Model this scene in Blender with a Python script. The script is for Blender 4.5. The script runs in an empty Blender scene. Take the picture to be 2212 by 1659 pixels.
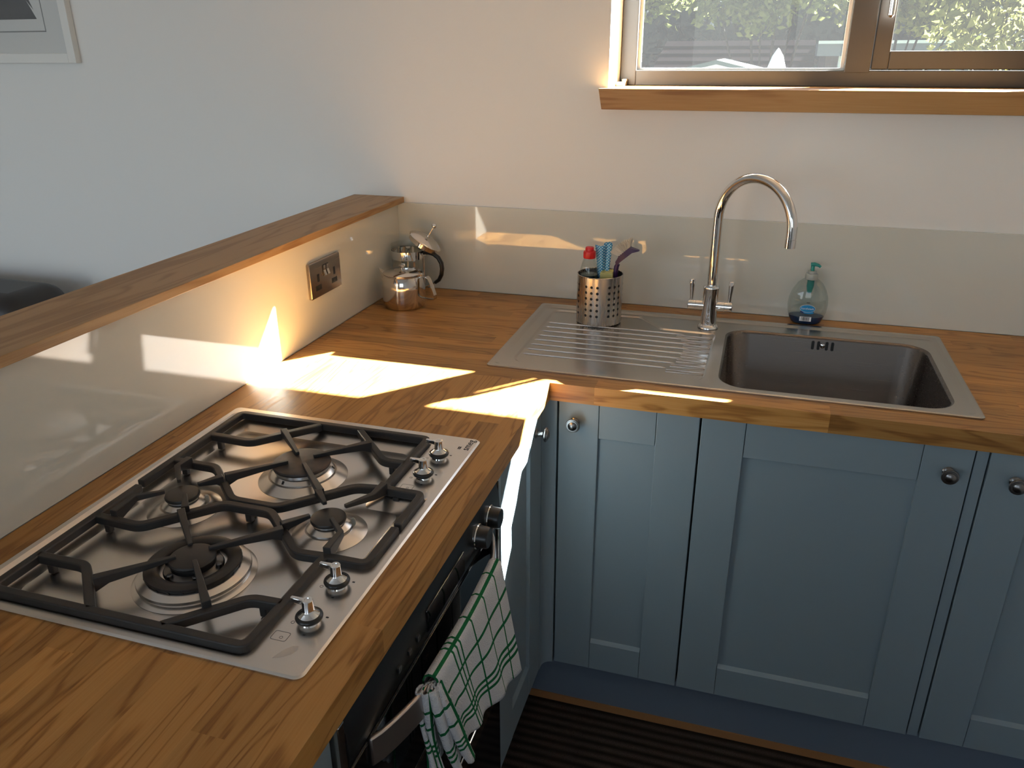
import bpy, bmesh, math, random
from math import pi, sin, cos, radians, sqrt
from mathutils import Vector, Matrix
random.seed(7)
sc = bpy.context.scene
COL = sc.collection
T = 0.91                                   # worktop height

# ------------------------------------------------------------------ camera
cam = bpy.data.cameras.new('camera')
cam_o = bpy.data.objects.new('camera', cam); COL.objects.link(cam_o)
YAW, PITCH, ROLL, FPX = -0.2996, 0.3985, -0.0051, 1710.08
fw = Vector((sin(YAW)*cos(PITCH), cos(YAW)*cos(PITCH), -sin(PITCH)))
rt = Vector((cos(YAW), -sin(YAW), 0)); up = rt.cross(fw)
r2 = rt*cos(ROLL)+up*sin(ROLL); u2 = -rt*sin(ROLL)+up*cos(ROLL)
M = Matrix((r2, u2, -fw)).transposed().to_4x4(); M.translation = Vector((0.9941, -2.1143, 1.5578))
cam_o.matrix_world = M
cam.sensor_width = 36.0; cam.lens = FPX/2212*36.0; cam.clip_start = 0.02; cam.clip_end = 200
sc.camera = cam_o

# ------------------------------------------------------------------ world, sun, daylight
world = bpy.data.worlds.new('world'); sc.world = world; world.use_nodes = True
nt = world.node_tree
sky = nt.nodes.new('ShaderNodeTexSky'); sky.sky_type = 'NISHITA'; sky.sun_disc = False
sky.sun_elevation = radians(37); sky.sun_rotation = radians(40); sky.altitude = 50
nt.nodes['Background'].inputs[1].default_value = 0.25
nt.links.new(sky.outputs[0], nt.nodes['Background'].inputs[0])
SUN = Vector((-0.895, -1.0, -1.0))
sl = bpy.data.lights.new('sun', 'SUN'); sl.energy = 180; sl.angle = radians(0.55); sl.color = (1, .985, .96)
so = bpy.data.objects.new('sun', sl); COL.objects.link(so)
so.rotation_euler = SUN.to_track_quat('-Z', 'Y').to_euler()
# daylight of the big living-room window in the front wall
al = bpy.data.lights.new('window_daylight', 'AREA'); al.shape = 'RECTANGLE'; al.size = 3.0; al.size_y = 1.85
al.energy = 40; al.color = (.80, .90, 1.0)
ao = bpy.data.objects.new('window_daylight', al); COL.objects.link(ao)
ao.location = (-1.9, -4.56, 1.275); ao.rotation_euler = (radians(90), 0, 0)
# fill light added to lift the kitchen, set in an invented front-wall window
al2 = bpy.data.lights.new('kitchen_fill_light', 'AREA'); al2.shape = 'RECTANGLE'; al2.size = 1.6; al2.size_y = 1.1
al2.energy = 7; al2.color = (.86, .93, 1.0)
ao2 = bpy.data.objects.new('kitchen_fill_light', al2); COL.objects.link(ao2)
ao2.location = (1.1, -4.56, 1.55); ao2.rotation_euler = (radians(90), 0, 0)
vs = sc.view_settings
vs.view_transform = 'Standard'; vs.look = 'None'; vs.gamma = 1; vs.use_curve_mapping = False
vs.exposure = 0.18
cy = sc.cycles
cy.use_denoising = True
cy.max_bounces = 10; cy.diffuse_bounces = 6; cy.glossy_bounces = 5; cy.transparent_max_bounces = 16
cy.sample_clamp_indirect = 6; cy.blur_glossy = 0.6
cy.caustics_reflective = True; cy.caustics_refractive = False

# ------------------------------------------------------------------ materials
def mat(name, col=(.8, .8, .8), rough=.5, metal=0, spec=.5, coat=0, trans=None):
    m = bpy.data.materials.new(name); m.use_nodes = True
    p = m.node_tree.nodes['Principled BSDF']
    p.inputs['Base Color'].default_value = (*col, 1); p.inputs['Roughness'].default_value = rough
    p.inputs['Metallic'].default_value = metal; p.inputs['Specular IOR Level'].default_value = spec
    if coat: p.inputs['Coat Weight'].default_value = coat; p.inputs['Coat Roughness'].default_value = .05
    return m
def N(m, t, **k):
    n = m.node_tree.nodes.new(t)
    for a, v in k.items(): setattr(n, a, v)
    return n
def L(m, a, b): m.node_tree.links.new(a, b)
def P(m): return m.node_tree.nodes['Principled BSDF']
def ramp(m, stops):
    r = N(m, 'ShaderNodeValToRGB'); e = r.color_ramp.elements
    while len(e) < len(stops): e.new(.5)
    for k, (p, c) in zip(e, stops): k.position = p; k.color = (*c, 1)
    return r
def mapped(m, scale, rot=(0, 0, 0), coord='Object', rnd=False):
    tc = N(m, 'ShaderNodeTexCoord'); mp = N(m, 'ShaderNodeMapping')
    mp.inputs['Scale'].default_value = scale; mp.inputs['Rotation'].default_value = rot
    if rnd:
        oi = N(m, 'ShaderNodeObjectInfo'); mu = N(m, 'ShaderNodeVectorMath', operation='SCALE')
        cx = N(m, 'ShaderNodeCombineXYZ')
        L(m, oi.outputs['Random'], cx.inputs[0]); L(m, oi.outputs['Random'], cx.inputs[1]); L(m, oi.outputs['Random'], cx.inputs[2])
        L(m, cx.outputs[0], mu.inputs[0]); mu.inputs['Scale'].default_value = 37.0
        ad = N(m, 'ShaderNodeVectorMath', operation='ADD')
        L(m, tc.outputs[coord], ad.inputs[0]); L(m, mu.outputs[0], ad.inputs[1]); L(m, ad.outputs[0], mp.inputs[0])
    else: L(m, tc.outputs[coord], mp.inputs[0])
    return mp.outputs[0]
def bump(m, src, strength, dist):
    b = N(m, 'ShaderNodeBump'); b.inputs['Strength'].default_value = strength; b.inputs['Distance'].default_value = dist
    L(m, src, b.inputs['Height']); L(m, b.outputs[0], P(m).inputs['Normal'])
def oak(name, along, cols, rough=.36, vary=True, rings=15.0):
    """oak: grain stretched along axis 'along' (0 x, 1 y)"""
    m = mat(name, rough=rough, spec=.28)
    s1 = [9, 9, 9]; s1[along] = .9
    v = mapped(m, s1, rnd=True)
    n1 = N(m, 'ShaderNodeTexNoise'); n1.inputs['Scale'].default_value = 2.2; n1.inputs['Detail'].default_value = 2; n1.inputs['Distortion'].default_value = .6
    L(m, v, n1.inputs['Vector'])
    mul = N(m, 'ShaderNodeMath', operation='MULTIPLY'); mul.inputs[1].default_value = rings; L(m, n1.outputs[0], mul.inputs[0])
    fr = N(m, 'ShaderNodeMath', operation='PINGPONG'); fr.inputs[1].default_value = 1.0; L(m, mul.outputs[0], fr.inputs[0])
    sm = N(m, 'ShaderNodeMapRange', interpolation_type='SMOOTHSTEP'); sm.inputs[1].default_value = .0; sm.inputs[2].default_value = .55; L(m, fr.outputs[0], sm.inputs[0])
    s2 = [420, 420, 420]; s2[along] = 9
    v2 = mapped(m, s2, rnd=True)
    n2 = N(m, 'ShaderNodeTexNoise'); n2.inputs['Scale'].default_value = 1; n2.inputs['Detail'].default_value = 3; L(m, v2, n2.inputs['Vector'])
    mix = N(m, 'ShaderNodeMath', operation='MULTIPLY_ADD'); mix.inputs[1].default_value = .42
    L(m, sm.outputs[0], mix.inputs[0])
    h = N(m, 'ShaderNodeMath', operation='MULTIPLY'); h.inputs[1].default_value = .62; L(m, n2.outputs[0], h.inputs[0]); L(m, h.outputs[0], mix.inputs[2])
    r = ramp(m, [(.22, cols[0]), (.55, cols[1]), (.88, cols[2])]); L(m, mix.outputs[0], r.inputs[0])
    if vary:
        oi = N(m, 'ShaderNodeObjectInfo'); hs = N(m, 'ShaderNodeHueSaturation')
        mr = N(m, 'ShaderNodeMapRange'); mr.inputs[3].default_value = .76; mr.inputs[4].default_value = 1.18; L(m, oi.outputs['Random'], mr.inputs[0])
        L(m, mr.outputs[0], hs.inputs['Value']); L(m, r.outputs[0], hs.inputs['Color']); L(m, hs.outputs[0], P(m).inputs['Base Color'])
    else: L(m, r.outputs[0], P(m).inputs['Base Color'])
    rr = N(m, 'ShaderNodeMapRange'); rr.inputs[3].default_value = rough-.06; rr.inputs[4].default_value = rough+.1; L(m, n2.outputs[0], rr.inputs[0]); L(m, rr.outputs[0], P(m).inputs['Roughness'])
    bump(m, n2.outputs[0], .12, .0006)
    return m
OC = [(.22, .092, .021), (.36, .170, .044), (.42, .218, .067)]
OAKX = oak('oak_along_x', 0, OC); OAKY = oak('oak_along_y', 1, OC)
OAKC = oak('oak_capping', 1, [(.26, .14, .058), (.34, .20, .088), (.40, .25, .12)], rough=.42, vary=False, rings=8.0)
OAKS = oak('oak_sill', 0, [(.26, .115, .034), (.36, .18, .060), (.42, .23, .085)], vary=False, rings=6.0)
def brushed(name, col, rough, axis=0, amt=.1, scale=300, bmp=.05):
    m = mat(name, col, rough, metal=1)
    s = [scale]*3; s[axis] = 4
    n = N(m, 'ShaderNodeTexNoise'); n.inputs['Scale'].default_value = 1; n.inputs['Detail'].default_value = 2; L(m, mapped(m, s), n.inputs['Vector'])
    r = N(m, 'ShaderNodeMapRange'); r.inputs[3].default_value = rough-amt; r.inputs[4].default_value = rough+amt; L(m, n.outputs[0], r.inputs[0]); L(m, r.outputs[0], P(m).inputs['Roughness'])
    if bmp: bump(m, n.outputs[0], bmp, .0002)
    return m
STEEL_HOB = mat('hob_steel', (.76, .73, .70), .27, 1)
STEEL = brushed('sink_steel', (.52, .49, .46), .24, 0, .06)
STEEL_SHADED = brushed('sink_steel_shaded', (.18, .155, .138), .27, 0, .012, bmp=0)  # same steel as the sink, the bowl's dark reflections put into the colour
STEELV = brushed('brushed_steel', (.55, .51, .47), .27, 2, .04, bmp=0)
SATIN = brushed('satin_handle', (.56, .50, .47), .34, 1, .03, bmp=0)
CHROME = mat('chrome', (.80, .79, .78), .05, 1)
POLISH = mat('polished_steel', (.66, .62, .58), .10, 1)
NICKEL = brushed('nickel_plate', (.36, .31, .27), .25, 1, .05)
PEWTER = mat('pewter', (.20, .19, .185), .28, 1)
IRON = mat('cast_iron', (.022, .020, .019), .50, 0, .5)
n_ = N(IRON, 'ShaderNodeTexNoise'); n_.inputs['Scale'].default_value = 900; bump(IRON, n_.outputs[0], .2, .0004)
ENAMEL = mat('burner_enamel', (.020, .017, .015), .42)
def cap_mat():
    m = mat('worn_burner_cap', rough=.5)
    n = N(m, 'ShaderNodeTexNoise'); n.inputs['Scale'].default_value = 28; n.inputs['Detail'].default_value = 4; L(m, mapped(m, (1, 1, 1)), n.inputs['Vector'])
    r = ramp(m, [(.35, (.022, .017, .015)), (.7, (.085, .06, .05))]); L(m, n.outputs[0], r.inputs[0]); L(m, r.outputs[0], P(m).inputs['Base Color']); return m
CAPW = cap_mat()
BLACK = mat('black_plastic', (.012, .012, .012), .3)
BGLASS = mat('black_glass', (.006, .006, .007), .06, 0, .6)
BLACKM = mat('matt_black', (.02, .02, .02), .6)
def paint():
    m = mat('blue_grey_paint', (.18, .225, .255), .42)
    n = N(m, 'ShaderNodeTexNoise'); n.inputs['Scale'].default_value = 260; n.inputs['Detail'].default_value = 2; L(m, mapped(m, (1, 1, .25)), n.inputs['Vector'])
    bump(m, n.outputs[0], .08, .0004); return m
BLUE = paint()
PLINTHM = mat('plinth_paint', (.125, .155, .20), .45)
DARKGAP = mat('carcass_dark', (.03, .035, .04), .8)
def wallm(name, col):
    m = mat(name, col, .75, 0, .3)
    n = N(m, 'ShaderNodeTexNoise'); n.inputs['Scale'].default_value = 55; n.inputs['Detail'].default_value = 5; L(m, mapped(m, (1, 1, 1)), n.inputs['Vector'])
    bump(m, n.outputs[0], .12, .002); return m
WALL = wallm('wall_emulsion', (.80, .78, .75)); CEIL = mat('ceiling_paint', (.88, .87, .85), .9)
GLASSB = mat('splashback_glass', (.65, .645, .585), .03, 0, .5, coat=.15)
FRAME = mat('window_frame_paint', (.042, .039, .036), .45)
BEAD = mat('white_bead', (.75, .77, .78), .4)
WHITE = mat('white_paint', (.78, .76, .72), .5)
PAPER = mat('paper', (.72, .71, .68), .6); INK = mat('ink', (.02, .018, .02), .6); GREYINK = mat('grey_ink', (.2, .2, .19), .6)
LEATHER = mat('dark_leather', (.028, .022, .02), .45)
def thin_glass(name, col=(.97, .99, .98), refl=.9, tint=None, base=.04):
    m = bpy.data.materials.new(name); m.use_nodes = True; t = m.node_tree; t.nodes.clear()
    o = t.nodes.new('ShaderNodeOutputMaterial'); tr = t.nodes.new('ShaderNodeBsdfTransparent'); gl = t.nodes.new('ShaderNodeBsdfGlossy')
    tr.inputs[0].default_value = (*col, 1); gl.inputs['Roughness'].default_value = .02
    lw = t.nodes.new('ShaderNodeLayerWeight'); lw.inputs[0].default_value = .25
    mu = t.nodes.new('ShaderNodeMath'); mu.operation = 'MULTIPLY_ADD'; mu.inputs[1].default_value = refl*.6; mu.inputs[2].default_value = base
    t.links.new(lw.outputs['Facing'], mu.inputs[0])
    mx = t.nodes.new('ShaderNodeMixShader'); t.links.new(mu.outputs[0], mx.inputs[0]); t.links.new(tr.outputs[0], mx.inputs[1]); t.links.new(gl.outputs[0], mx.inputs[2])
    t.links.new(mx.outputs[0], o.inputs[0]); return m
def hazy_glass():
    m = bpy.data.materials.new('hazy_window_glass'); m.use_nodes = True; t = m.node_tree; t.nodes.clear()
    o = t.nodes.new('ShaderNodeOutputMaterial'); tr = t.nodes.new('ShaderNodeBsdfTransparent'); gl = t.nodes.new('ShaderNodeBsdfGlossy'); tl = t.nodes.new('ShaderNodeBsdfTranslucent')
    gl.inputs['Roughness'].default_value = .01; tr.inputs[0].default_value = (.95, .97, .96, 1); tl.inputs[0].default_value = (.9, .92, .95, 1)
    m1 = t.nodes.new('ShaderNodeMixShader'); m1.inputs[0].default_value = .0038; t.links.new(tr.outputs[0], m1.inputs[1]); t.links.new(tl.outputs[0], m1.inputs[2])
    m2 = t.nodes.new('ShaderNodeMixShader'); m2.inputs[0].default_value = .012; t.links.new(m1.outputs[0], m2.inputs[1]); t.links.new(gl.outputs[0], m2.inputs[2])
    t.links.new(m2.outputs[0], o.inputs[0]); return m
PANE = hazy_glass()
CLEAR = thin_glass('clear_glass'); PLASTIC = thin_glass('clear_plastic', (.90, .93, .92), .5, base=.05)
PICGLASS = thin_glass('picture_glass', (.98, .98, .98), .6, base=.05)
LIQUID = mat('blue_soap', (.004, .04, .12), .1); LIQUID2 = mat('dark_detergent', (.02, .035, .045), .15)
TEAL = mat('teal_plastic', (.02, .25, .22), .35); FROST = mat('frosted_plastic', (.36, .39, .37), .35)
RED = mat('red_plastic', (.55, .008, .008), .35); PURPLE = mat('purple_plastic', (.035, .008, .06), .35)
BRISTLE = mat('bristles', (.72, .66, .56), .7); SPONGE = mat('yellow_sponge', (.62, .56, .22), .9)
LABELB = mat('label_blue', (.01, .25, .55), .4); LABELN = mat('label_navy', (.01, .03, .16), .4); LABELW = mat('label_white', (.85, .86, .88), .5)
PALEW = mat('pale_wood', (.62, .45, .24), .6); RAWWOOD = mat('raw_wood', (.30, .14, .05), .6)
def cloth_dots():
    m = mat('blue_dotted_cloth', rough=.9)
    tc = N(m, 'ShaderNodeTexCoord'); mp = N(m, 'ShaderNodeMapping'); mp.inputs['Scale'].default_value = (190, 190, 190); mp.inputs['Rotation'].default_value = (0, radians(45), 0); L(m, tc.outputs['Object'], mp.inputs[0])
    sx = N(m, 'ShaderNodeSeparateXYZ'); L(m, mp.outputs[0], sx.inputs[0])
    fs = []
    for i in (0, 2):
        f = N(m, 'ShaderNodeMath', operation='FRACT'); L(m, sx.outputs[i], f.inputs[0]); s = N(m, 'ShaderNodeMath', operation='SUBTRACT'); s.inputs[1].default_value = .5; L(m, f.outputs[0], s.inputs[0])
        a = N(m, 'ShaderNodeMath', operation='ABSOLUTE'); L(m, s.outputs[0], a.inputs[0]); fs.append(a)
    mx = N(m, 'ShaderNodeMath', operation='MAXIMUM'); L(m, fs[0].outputs[0], mx.inputs[0]); L(m, fs[1].outputs[0], mx.inputs[1])
    r = ramp(m, [(.27, (.55, .75, .85)), (.33, (.03, .27, .52))]); L(m, mx.outputs[0], r.inputs[0]); L(m, r.outputs[0], P(m).inputs['Base Color']); return m
DOTS = cloth_dots()
def carpet():
    m = mat('ribbed_carpet', rough=1, spec=.1)
    w = N(m, 'ShaderNodeTexWave', wave_type='BANDS', bands_direction='Y'); w.inputs['Scale'].default_value = 12.5; w.inputs['Distortion'].default_value = .2; L(m, mapped(m, (1, 1, 1)), w.inputs['Vector'])
    n = N(m, 'ShaderNodeTexNoise'); n.inputs['Scale'].default_value = 350; L(m, mapped(m, (1, 1, 1)), n.inputs['Vector'])
    mu = N(m, 'ShaderNodeMath', operation='MULTIPLY'); L(m, w.outputs['Fac'], mu.inputs[0]); L(m, n.outputs[0], mu.inputs[1])
    r = ramp(m, [(.0, (.016, .011, .008)), (.6, (.055, .042, .034))]); L(m, mu.outputs[0], r.inputs[0]); L(m, r.outputs[0], P(m).inputs['Base Color']); bump(m, mu.outputs[0], .6, .006); return m
CARPET = carpet()
def towel_mat():
    m = mat('checked_terry', rough=.95, spec=.1)
    uv = N(m, 'ShaderNodeUVMap'); uv.uv_map = 'UVMap'; sx = N(m, 'ShaderNodeSeparateXYZ'); L(m, uv.outputs[0], sx.inputs[0])
    def lines(src, pos, w):
        out = None
        for p in pos:
            s = N(m, 'ShaderNodeMath', operation='SUBTRACT'); s.inputs[1].default_value = p; L(m, src, s.inputs[0])
            a = N(m, 'ShaderNodeMath', operation='ABSOLUTE'); L(m, s.outputs[0], a.inputs[0])
            l = N(m, 'ShaderNodeMath', operation='LESS_THAN'); l.inputs[1].default_value = w; L(m, a.outputs[0], l.inputs[0])
            if out is None: out = l.outputs[0]
            else:
                x = N(m, 'ShaderNodeMath', operation='MAXIMUM'); L(m, out, x.inputs[0]); L(m, l.outputs[0], x.inputs[1]); out = x.outputs[0]
        return out
    # u = metres along the rail, v = metres down the drop
    a = lines(sx.outputs[0], (.045, .105, .165, .215, .228, .241, .30, .36), .0022)
    b = lines(sx.outputs[1], (.028, .085, .13, .178, .192, .206), .0034)
    mx = N(m, 'ShaderNodeMath', operation='MAXIMUM'); L(m, a, mx.inputs[0]); L(m, b, mx.inputs[1])
    mc = N(m, 'ShaderNodeMix', data_type='RGBA'); mc.inputs[6].default_value = (.78, .78, .80, 1); mc.inputs[7].default_value = (.015, .16, .055, 1)
    L(m, mx.outputs[0], mc.inputs[0]); L(m, mc.outputs[2], P(m).inputs['Base Color'])
    n = N(m, 'ShaderNodeTexNoise'); n.inputs['Scale'].default_value = 480; n.inputs['Detail'].default_value = 3; L(m, mapped(m, (1, 1, 1)), n.inputs['Vector']); bump(m, n.outputs[0], .9, .005); return m
TOWEL = towel_mat()
def leafm(name, c1, c2):
    m = bpy.data.materials.new(name); m.use_nodes = True; t = m.node_tree; t.nodes.clear()
    o = t.nodes.new('ShaderNodeOutputMaterial'); d = t.nodes.new('ShaderNodeBsdfDiffuse'); tl = t.nodes.new('ShaderNodeBsdfTranslucent')
    g = t.nodes.new('ShaderNodeNewGeometry'); r = t.nodes.new('ShaderNodeValToRGB'); r.color_ramp.elements[0].color = (*c1, 1); r.color_ramp.elements[1].color = (*c2, 1)
    t.links.new(g.outputs['Random Per Island'], r.inputs[0]); t.links.new(r.outputs[0], d.inputs[0]); t.links.new(r.outputs[0], tl.inputs[0])
    mx = t.nodes.new('ShaderNodeMixShader'); mx.inputs[0].default_value = .5; t.links.new(d.outputs[0], mx.inputs[1]); t.links.new(tl.outputs[0], mx.inputs[2]); t.links.new(mx.outputs[0], o.inputs[0]); return m
LEAF1 = leafm('leaf_green', (.042, .056, .02), (.12, .13, .042)); LEAF2 = leafm('leaf_yellow_green', (.058, .066, .02), (.15, .148, .042)); LEAF3 = leafm('leaf_dark', (.03, .037, .038), (.065, .074, .07))
BARK = mat('bark', (.012, .010, .008), .9, 0, .1); GRASS = mat('lawn', (.02, .03, .01), .9)
def brickm():
    m = mat('brick_wall', rough=.9); b = N(m, 'ShaderNodeTexBrick'); b.inputs['Scale'].default_value = 4
    b.inputs['Color1'].default_value = (.035, .022, .022, 1); b.inputs['Color2'].default_value = (.05, .03, .028, 1); b.inputs['Mortar'].default_value = (.06, .055, .055, 1)
    L(m, mapped(m, (1, 1, 1), (radians(90), 0, 0)), b.inputs['Vector']); L(m, b.outputs[0], P(m).inputs['Base Color']); return m
BRICK = brickm(); TILE = mat('roof_tile', (.0055, .0045, .005), .95, 0, 0); TILE2 = mat('roof_tile_edge', (.0035, .003, .003), .95, 0, 0); FASCIA = mat('grey_fascia', (.08, .10, .12), .5); DGREEN = mat('green_felt', (.015, .03, .028), .8)

# ------------------------------------------------------------------ mesh helpers
ORG = {}
def tag(o, label=None, cat=None, group=None, kind=None):
    if label: o['label'] = label
    if cat: o['category'] = cat
    if group: o['group'] = group
    if kind: o['kind'] = kind
    return o
def empty(name, loc=(0, 0, 0), label=None, cat=None, group=None, kind=None, parent=None):
    o = bpy.data.objects.new(name, None); COL.objects.link(o); o.empty_display_size = .05
    w = Vector(loc); ORG[o] = w
    if parent: o.parent = parent; o.location = w-ORG[parent]
    else: o.location = w
    return tag(o, label, cat, group, kind)
class MB:
    """collects geometry in world coordinates"""
    zs = 1.0
    def __init__(s): s.v = []; s.f = []
    def add(s, vs, fs):
        k = len(s.v); s.v += [tuple(v) for v in vs]; s.f += [tuple(i+k for i in f) for f in fs]; return s
    def box(s, x0, x1, y0, y1, z0, z1):
        return s.add([(x0,y0,z0),(x1,y0,z0),(x1,y1,z0),(x0,y1,z0),(x0,y0,z1),(x1,y0,z1),(x1,y1,z1),(x0,y1,z1)],
                     [(0,3,2,1),(4,5,6,7),(0,1,5,4),(1,2,6,5),(2,3,7,6),(3,0,4,7)])
    def loops(s, loops, cap0=False, cap1=False):
        n = len(loops[0]); vs = [p for l in loops for p in l]; fs = []
        for i in range(len(loops)-1):
            for j in range(n):
                a = i*n+j; b = i*n+(j+1) % n; fs.append((a, b, b+n, a+n))
        if cap0: fs.append(tuple(reversed(range(n))))
        if cap1: fs.append(tuple(range((len(loops)-1)*n, len(loops)*n)))
        return s.add(vs, fs)
    def lathe(s, prof, c=(0, 0, 0), axis=(0, 0, 1), n=32, cap0=True, cap1=True, sx=1, sy=1):
        q = Vector((0, 0, 1)).rotation_difference(Vector(axis)); c = Vector(c); ls = []
        for r, z in prof:
            ls.append([c+q @ Vector((r*cos(2*pi*i/n)*sx, r*sin(2*pi*i/n)*sy, z*MB.zs)) for i in range(n)])
        return s.loops(ls, cap0, cap1)
    def tube(s, pts, r, n=12, cap=True):
        pts = [Vector(p) for p in pts]; rs = r if isinstance(r, (list, tuple)) else [r]*len(pts); ls = []; u = None
        for i, p in enumerate(pts):
            t = (pts[min(i+1, len(pts)-1)]-pts[max(i-1, 0)]).normalized()
            if u is None: u = t.orthogonal().normalized()
            u = (u-t*u.dot(t)).normalized(); w = t.cross(u)
            ls.append([p+(u*cos(2*pi*k/n)+w*sin(2*pi*k/n))*rs[i] for k in range(n)])
        return s.loops(ls, cap, cap)
    def strip(s, pts, a, b, up):
        """rectangular section swept along pts: half width a sideways, half height b along up"""
        pts = [Vector(p) for p in pts]; up = Vector(up); ls = []
        for i, p in enumerate(pts):
            t = (pts[min(i+1, len(pts)-1)]-pts[max(i-1, 0)]).normalized(); w = t.cross(up).normalized(); k = 1.0
            if 0 < i < len(pts)-1:
                t1 = (pts[i]-pts[i-1]).normalized(); k = 1/max(.5, t.dot(t1))
            ls.append([p+w*a*k-up*b, p+w*a*k+up*b, p-w*a*k+up*b, p-w*a*k-up*b])
        return s.loops(ls, True, True)
    def prism(s, poly, z0, z1): return s.loops([[(x, y, z0) for x, y in poly], [(x, y, z1) for x, y in poly]], True, True)
    def build(s, name, m, parent=None, smooth=None, bevel=None, org=None, segs=2):
        o0 = Vector(org) if org is not None else (ORG[parent] if parent else Vector((0, 0, 0)))
        me = bpy.data.meshes.new(name); me.from_pydata([tuple(Vector(v)-o0) for v in s.v], [], s.f)
        bm = bmesh.new(); bm.from_mesh(me); bmesh.ops.recalc_face_normals(bm, faces=bm.faces); bm.to_mesh(me); bm.free()
        me.materials.append(m); o = bpy.data.objects.new(name, me); COL.objects.link(o)
        if parent: o.parent = parent; o.location = o0-ORG[parent]
        else: o.location = o0
        ORG[o] = o0
        if smooth is not None:
            me.polygons.foreach_set('use_smooth', [True]*len(me.polygons)); me.set_sharp_from_angle(angle=radians(smooth))
        if bevel:
            b = o.modifiers.new('bevel', 'BEVEL'); b.width = bevel; b.segments = segs; b.limit_method = 'ANGLE'; b.angle_limit = radians(40); b.harden_normals = False
        return o
def rpoly(cs, r, n=6):
    out = []
    for i, c in enumerate(cs):
        p = Vector(cs[i-1]); q = Vector(cs[(i+1) % len(cs)]); c = Vector(c); rr = r[i] if isinstance(r, (list, tuple)) else r
        a = (p-c).normalized(); b = (q-c).normalized(); an = a.angle(b); d = rr/math.tan(an/2); ctr = c+(a+b).normalized()*(rr/sin(an/2))
        s = c+a*d-ctr; e = c+b*d-ctr; a0 = math.atan2(s.y, s.x); a1 = math.atan2(e.y, e.x); da = (a1-a0+pi) % (2*pi)-pi
        for k in range(n+1): t = a0+da*k/n; out.append((ctr.x+rr*cos(t), ctr.y+rr*sin(t)))
    return out
def rrect(x0, x1, y0, y1, r, n=6): return rpoly([(x0, y0), (x1, y0), (x1, y1), (x0, y1)], r, n)
def z3(poly, z): return [(x, y, z) for x, y in poly]
def fill(mb, loops):
    """planar faces between outer loop and holes (lists of 3d points, same z)"""
    bm = bmesh.new(); es = []
    for l in loops:
        vs = [bm.verts.new(p) for p in l]
        es += [bm.edges.new((vs[i], vs[(i+1) % len(vs)])) for i in range(len(vs))]
    bmesh.ops.triangle_fill(bm, use_beauty=True, use_dissolve=False, edges=es)
    bm.verts.index_update(); mb.add([v.co for v in bm.verts], [[v.index for v in f.verts] for f in bm.faces]); bm.free()
def text(name, body, size, m, loc, rot, parent=None, align='CENTER', ext=.0001):
    c = bpy.data.curves.new(name, 'FONT'); c.body = body; c.size = size; c.align_x = align; c.align_y = 'CENTER'; c.extrude = ext; c.resolution_u = 3
    t = bpy.data.objects.new(name+'_curve', c); COL.objects.link(t)
    me = bpy.data.meshes.new_from_object(t.evaluated_get(bpy.context.evaluated_depsgraph_get()))
    bpy.data.objects.remove(t); me.name = name; me.materials.clear(); me.materials.append(m)
    o = bpy.data.objects.new(name, me); COL.objects.link(o); l = Vector(loc)
    if parent: o.parent = parent; l = l-ORG[parent]
    o.location = l; o.rotation_euler = rot; return o
def copy_tree(o, parent=None):
    c = o.copy(); COL.objects.link(c); c.parent = parent; ORG[c] = ORG.get(o, Vector((0, 0, 0))).copy()
    for ch in list(o.children): copy_tree(ch, c)
    return c

# ================================================================== the room
def struct(name, mb, m, parent=None, **k): return tag(mb.build(name, m, parent, **k), kind='structure')
XL, XR, YF, ZC = -3.6, 2.15, -4.45, 2.4
struct('floor', MB().box(XL-.2, XR+.2, YF-.2, .3, -.1, 0), CARPET)
struct('ceiling', MB().box(XL-.2, XR+.2, YF-.2, .3, ZC, ZC+.1), CEIL)
WX0, WX1, WZ0, WZ1 = .60, 1.79, 1.438, 2.005          # window opening
w = MB(); w.box(XL-.2, WX0, 0, .30, 0, ZC); w.box(WX1, XR+.2, 0, .30, 0, ZC); w.box(WX0, WX1, 0, .30, 0, WZ0); w.box(WX0, WX1, 0, .30, WZ1, ZC)
struct('wall_back', w, WALL)
struct('wall_left', MB().box(XL-.2, XL, YF, 0, 0, ZC), WALL)
struct('wall_right', MB().box(XR, XR+.2, YF, 0, 0, ZC), WALL)
w = MB(); w.box(XL, -3.4, YF-.2, YF, 0, ZC); w.box(-.4, .3, YF-.2, YF, 0, ZC); w.box(1.9, XR, YF-.2, YF, 0, ZC); w.box(.3, 1.9, YF-.2, YF, 0, 1.0); w.box(.3, 1.9, YF-.2, YF, 2.1, ZC); w.box(-3.4, -.4, YF-.2, YF, 0, .35); w.box(-3.4, -.4, YF-.2, YF, 2.2, ZC)
struct('wall_front', w, WALL)
w2 = empty('window_2', (-1.9, YF-.1, .35), kind='structure')
f = MB()
for x in (-3.4, -2.42, -1.44, -.46): f.box(x, x+.06, YF-.1, YF-.04, .35, 2.2)
f.box(-3.4, -.4, YF-.1, YF-.04, .35, .41); f.box(-3.4, -.4, YF-.1, YF-.04, 2.14, 2.2); f.build('window_frame', WHITE, w2)
struct('wall_divider', MB().box(-.132, -.0065, -2.16, 0, 0, T+.246), WALL)
# oak capping on the low divider wall
cp = MB().box(-.140, .019, -2.16, -.0005, T+.246, T+.2625); cp = cp.build('trim_1', OAKC, bevel=.0012); tag(cp, 'oak capping board along the low divider wall', kind='structure')

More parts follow.
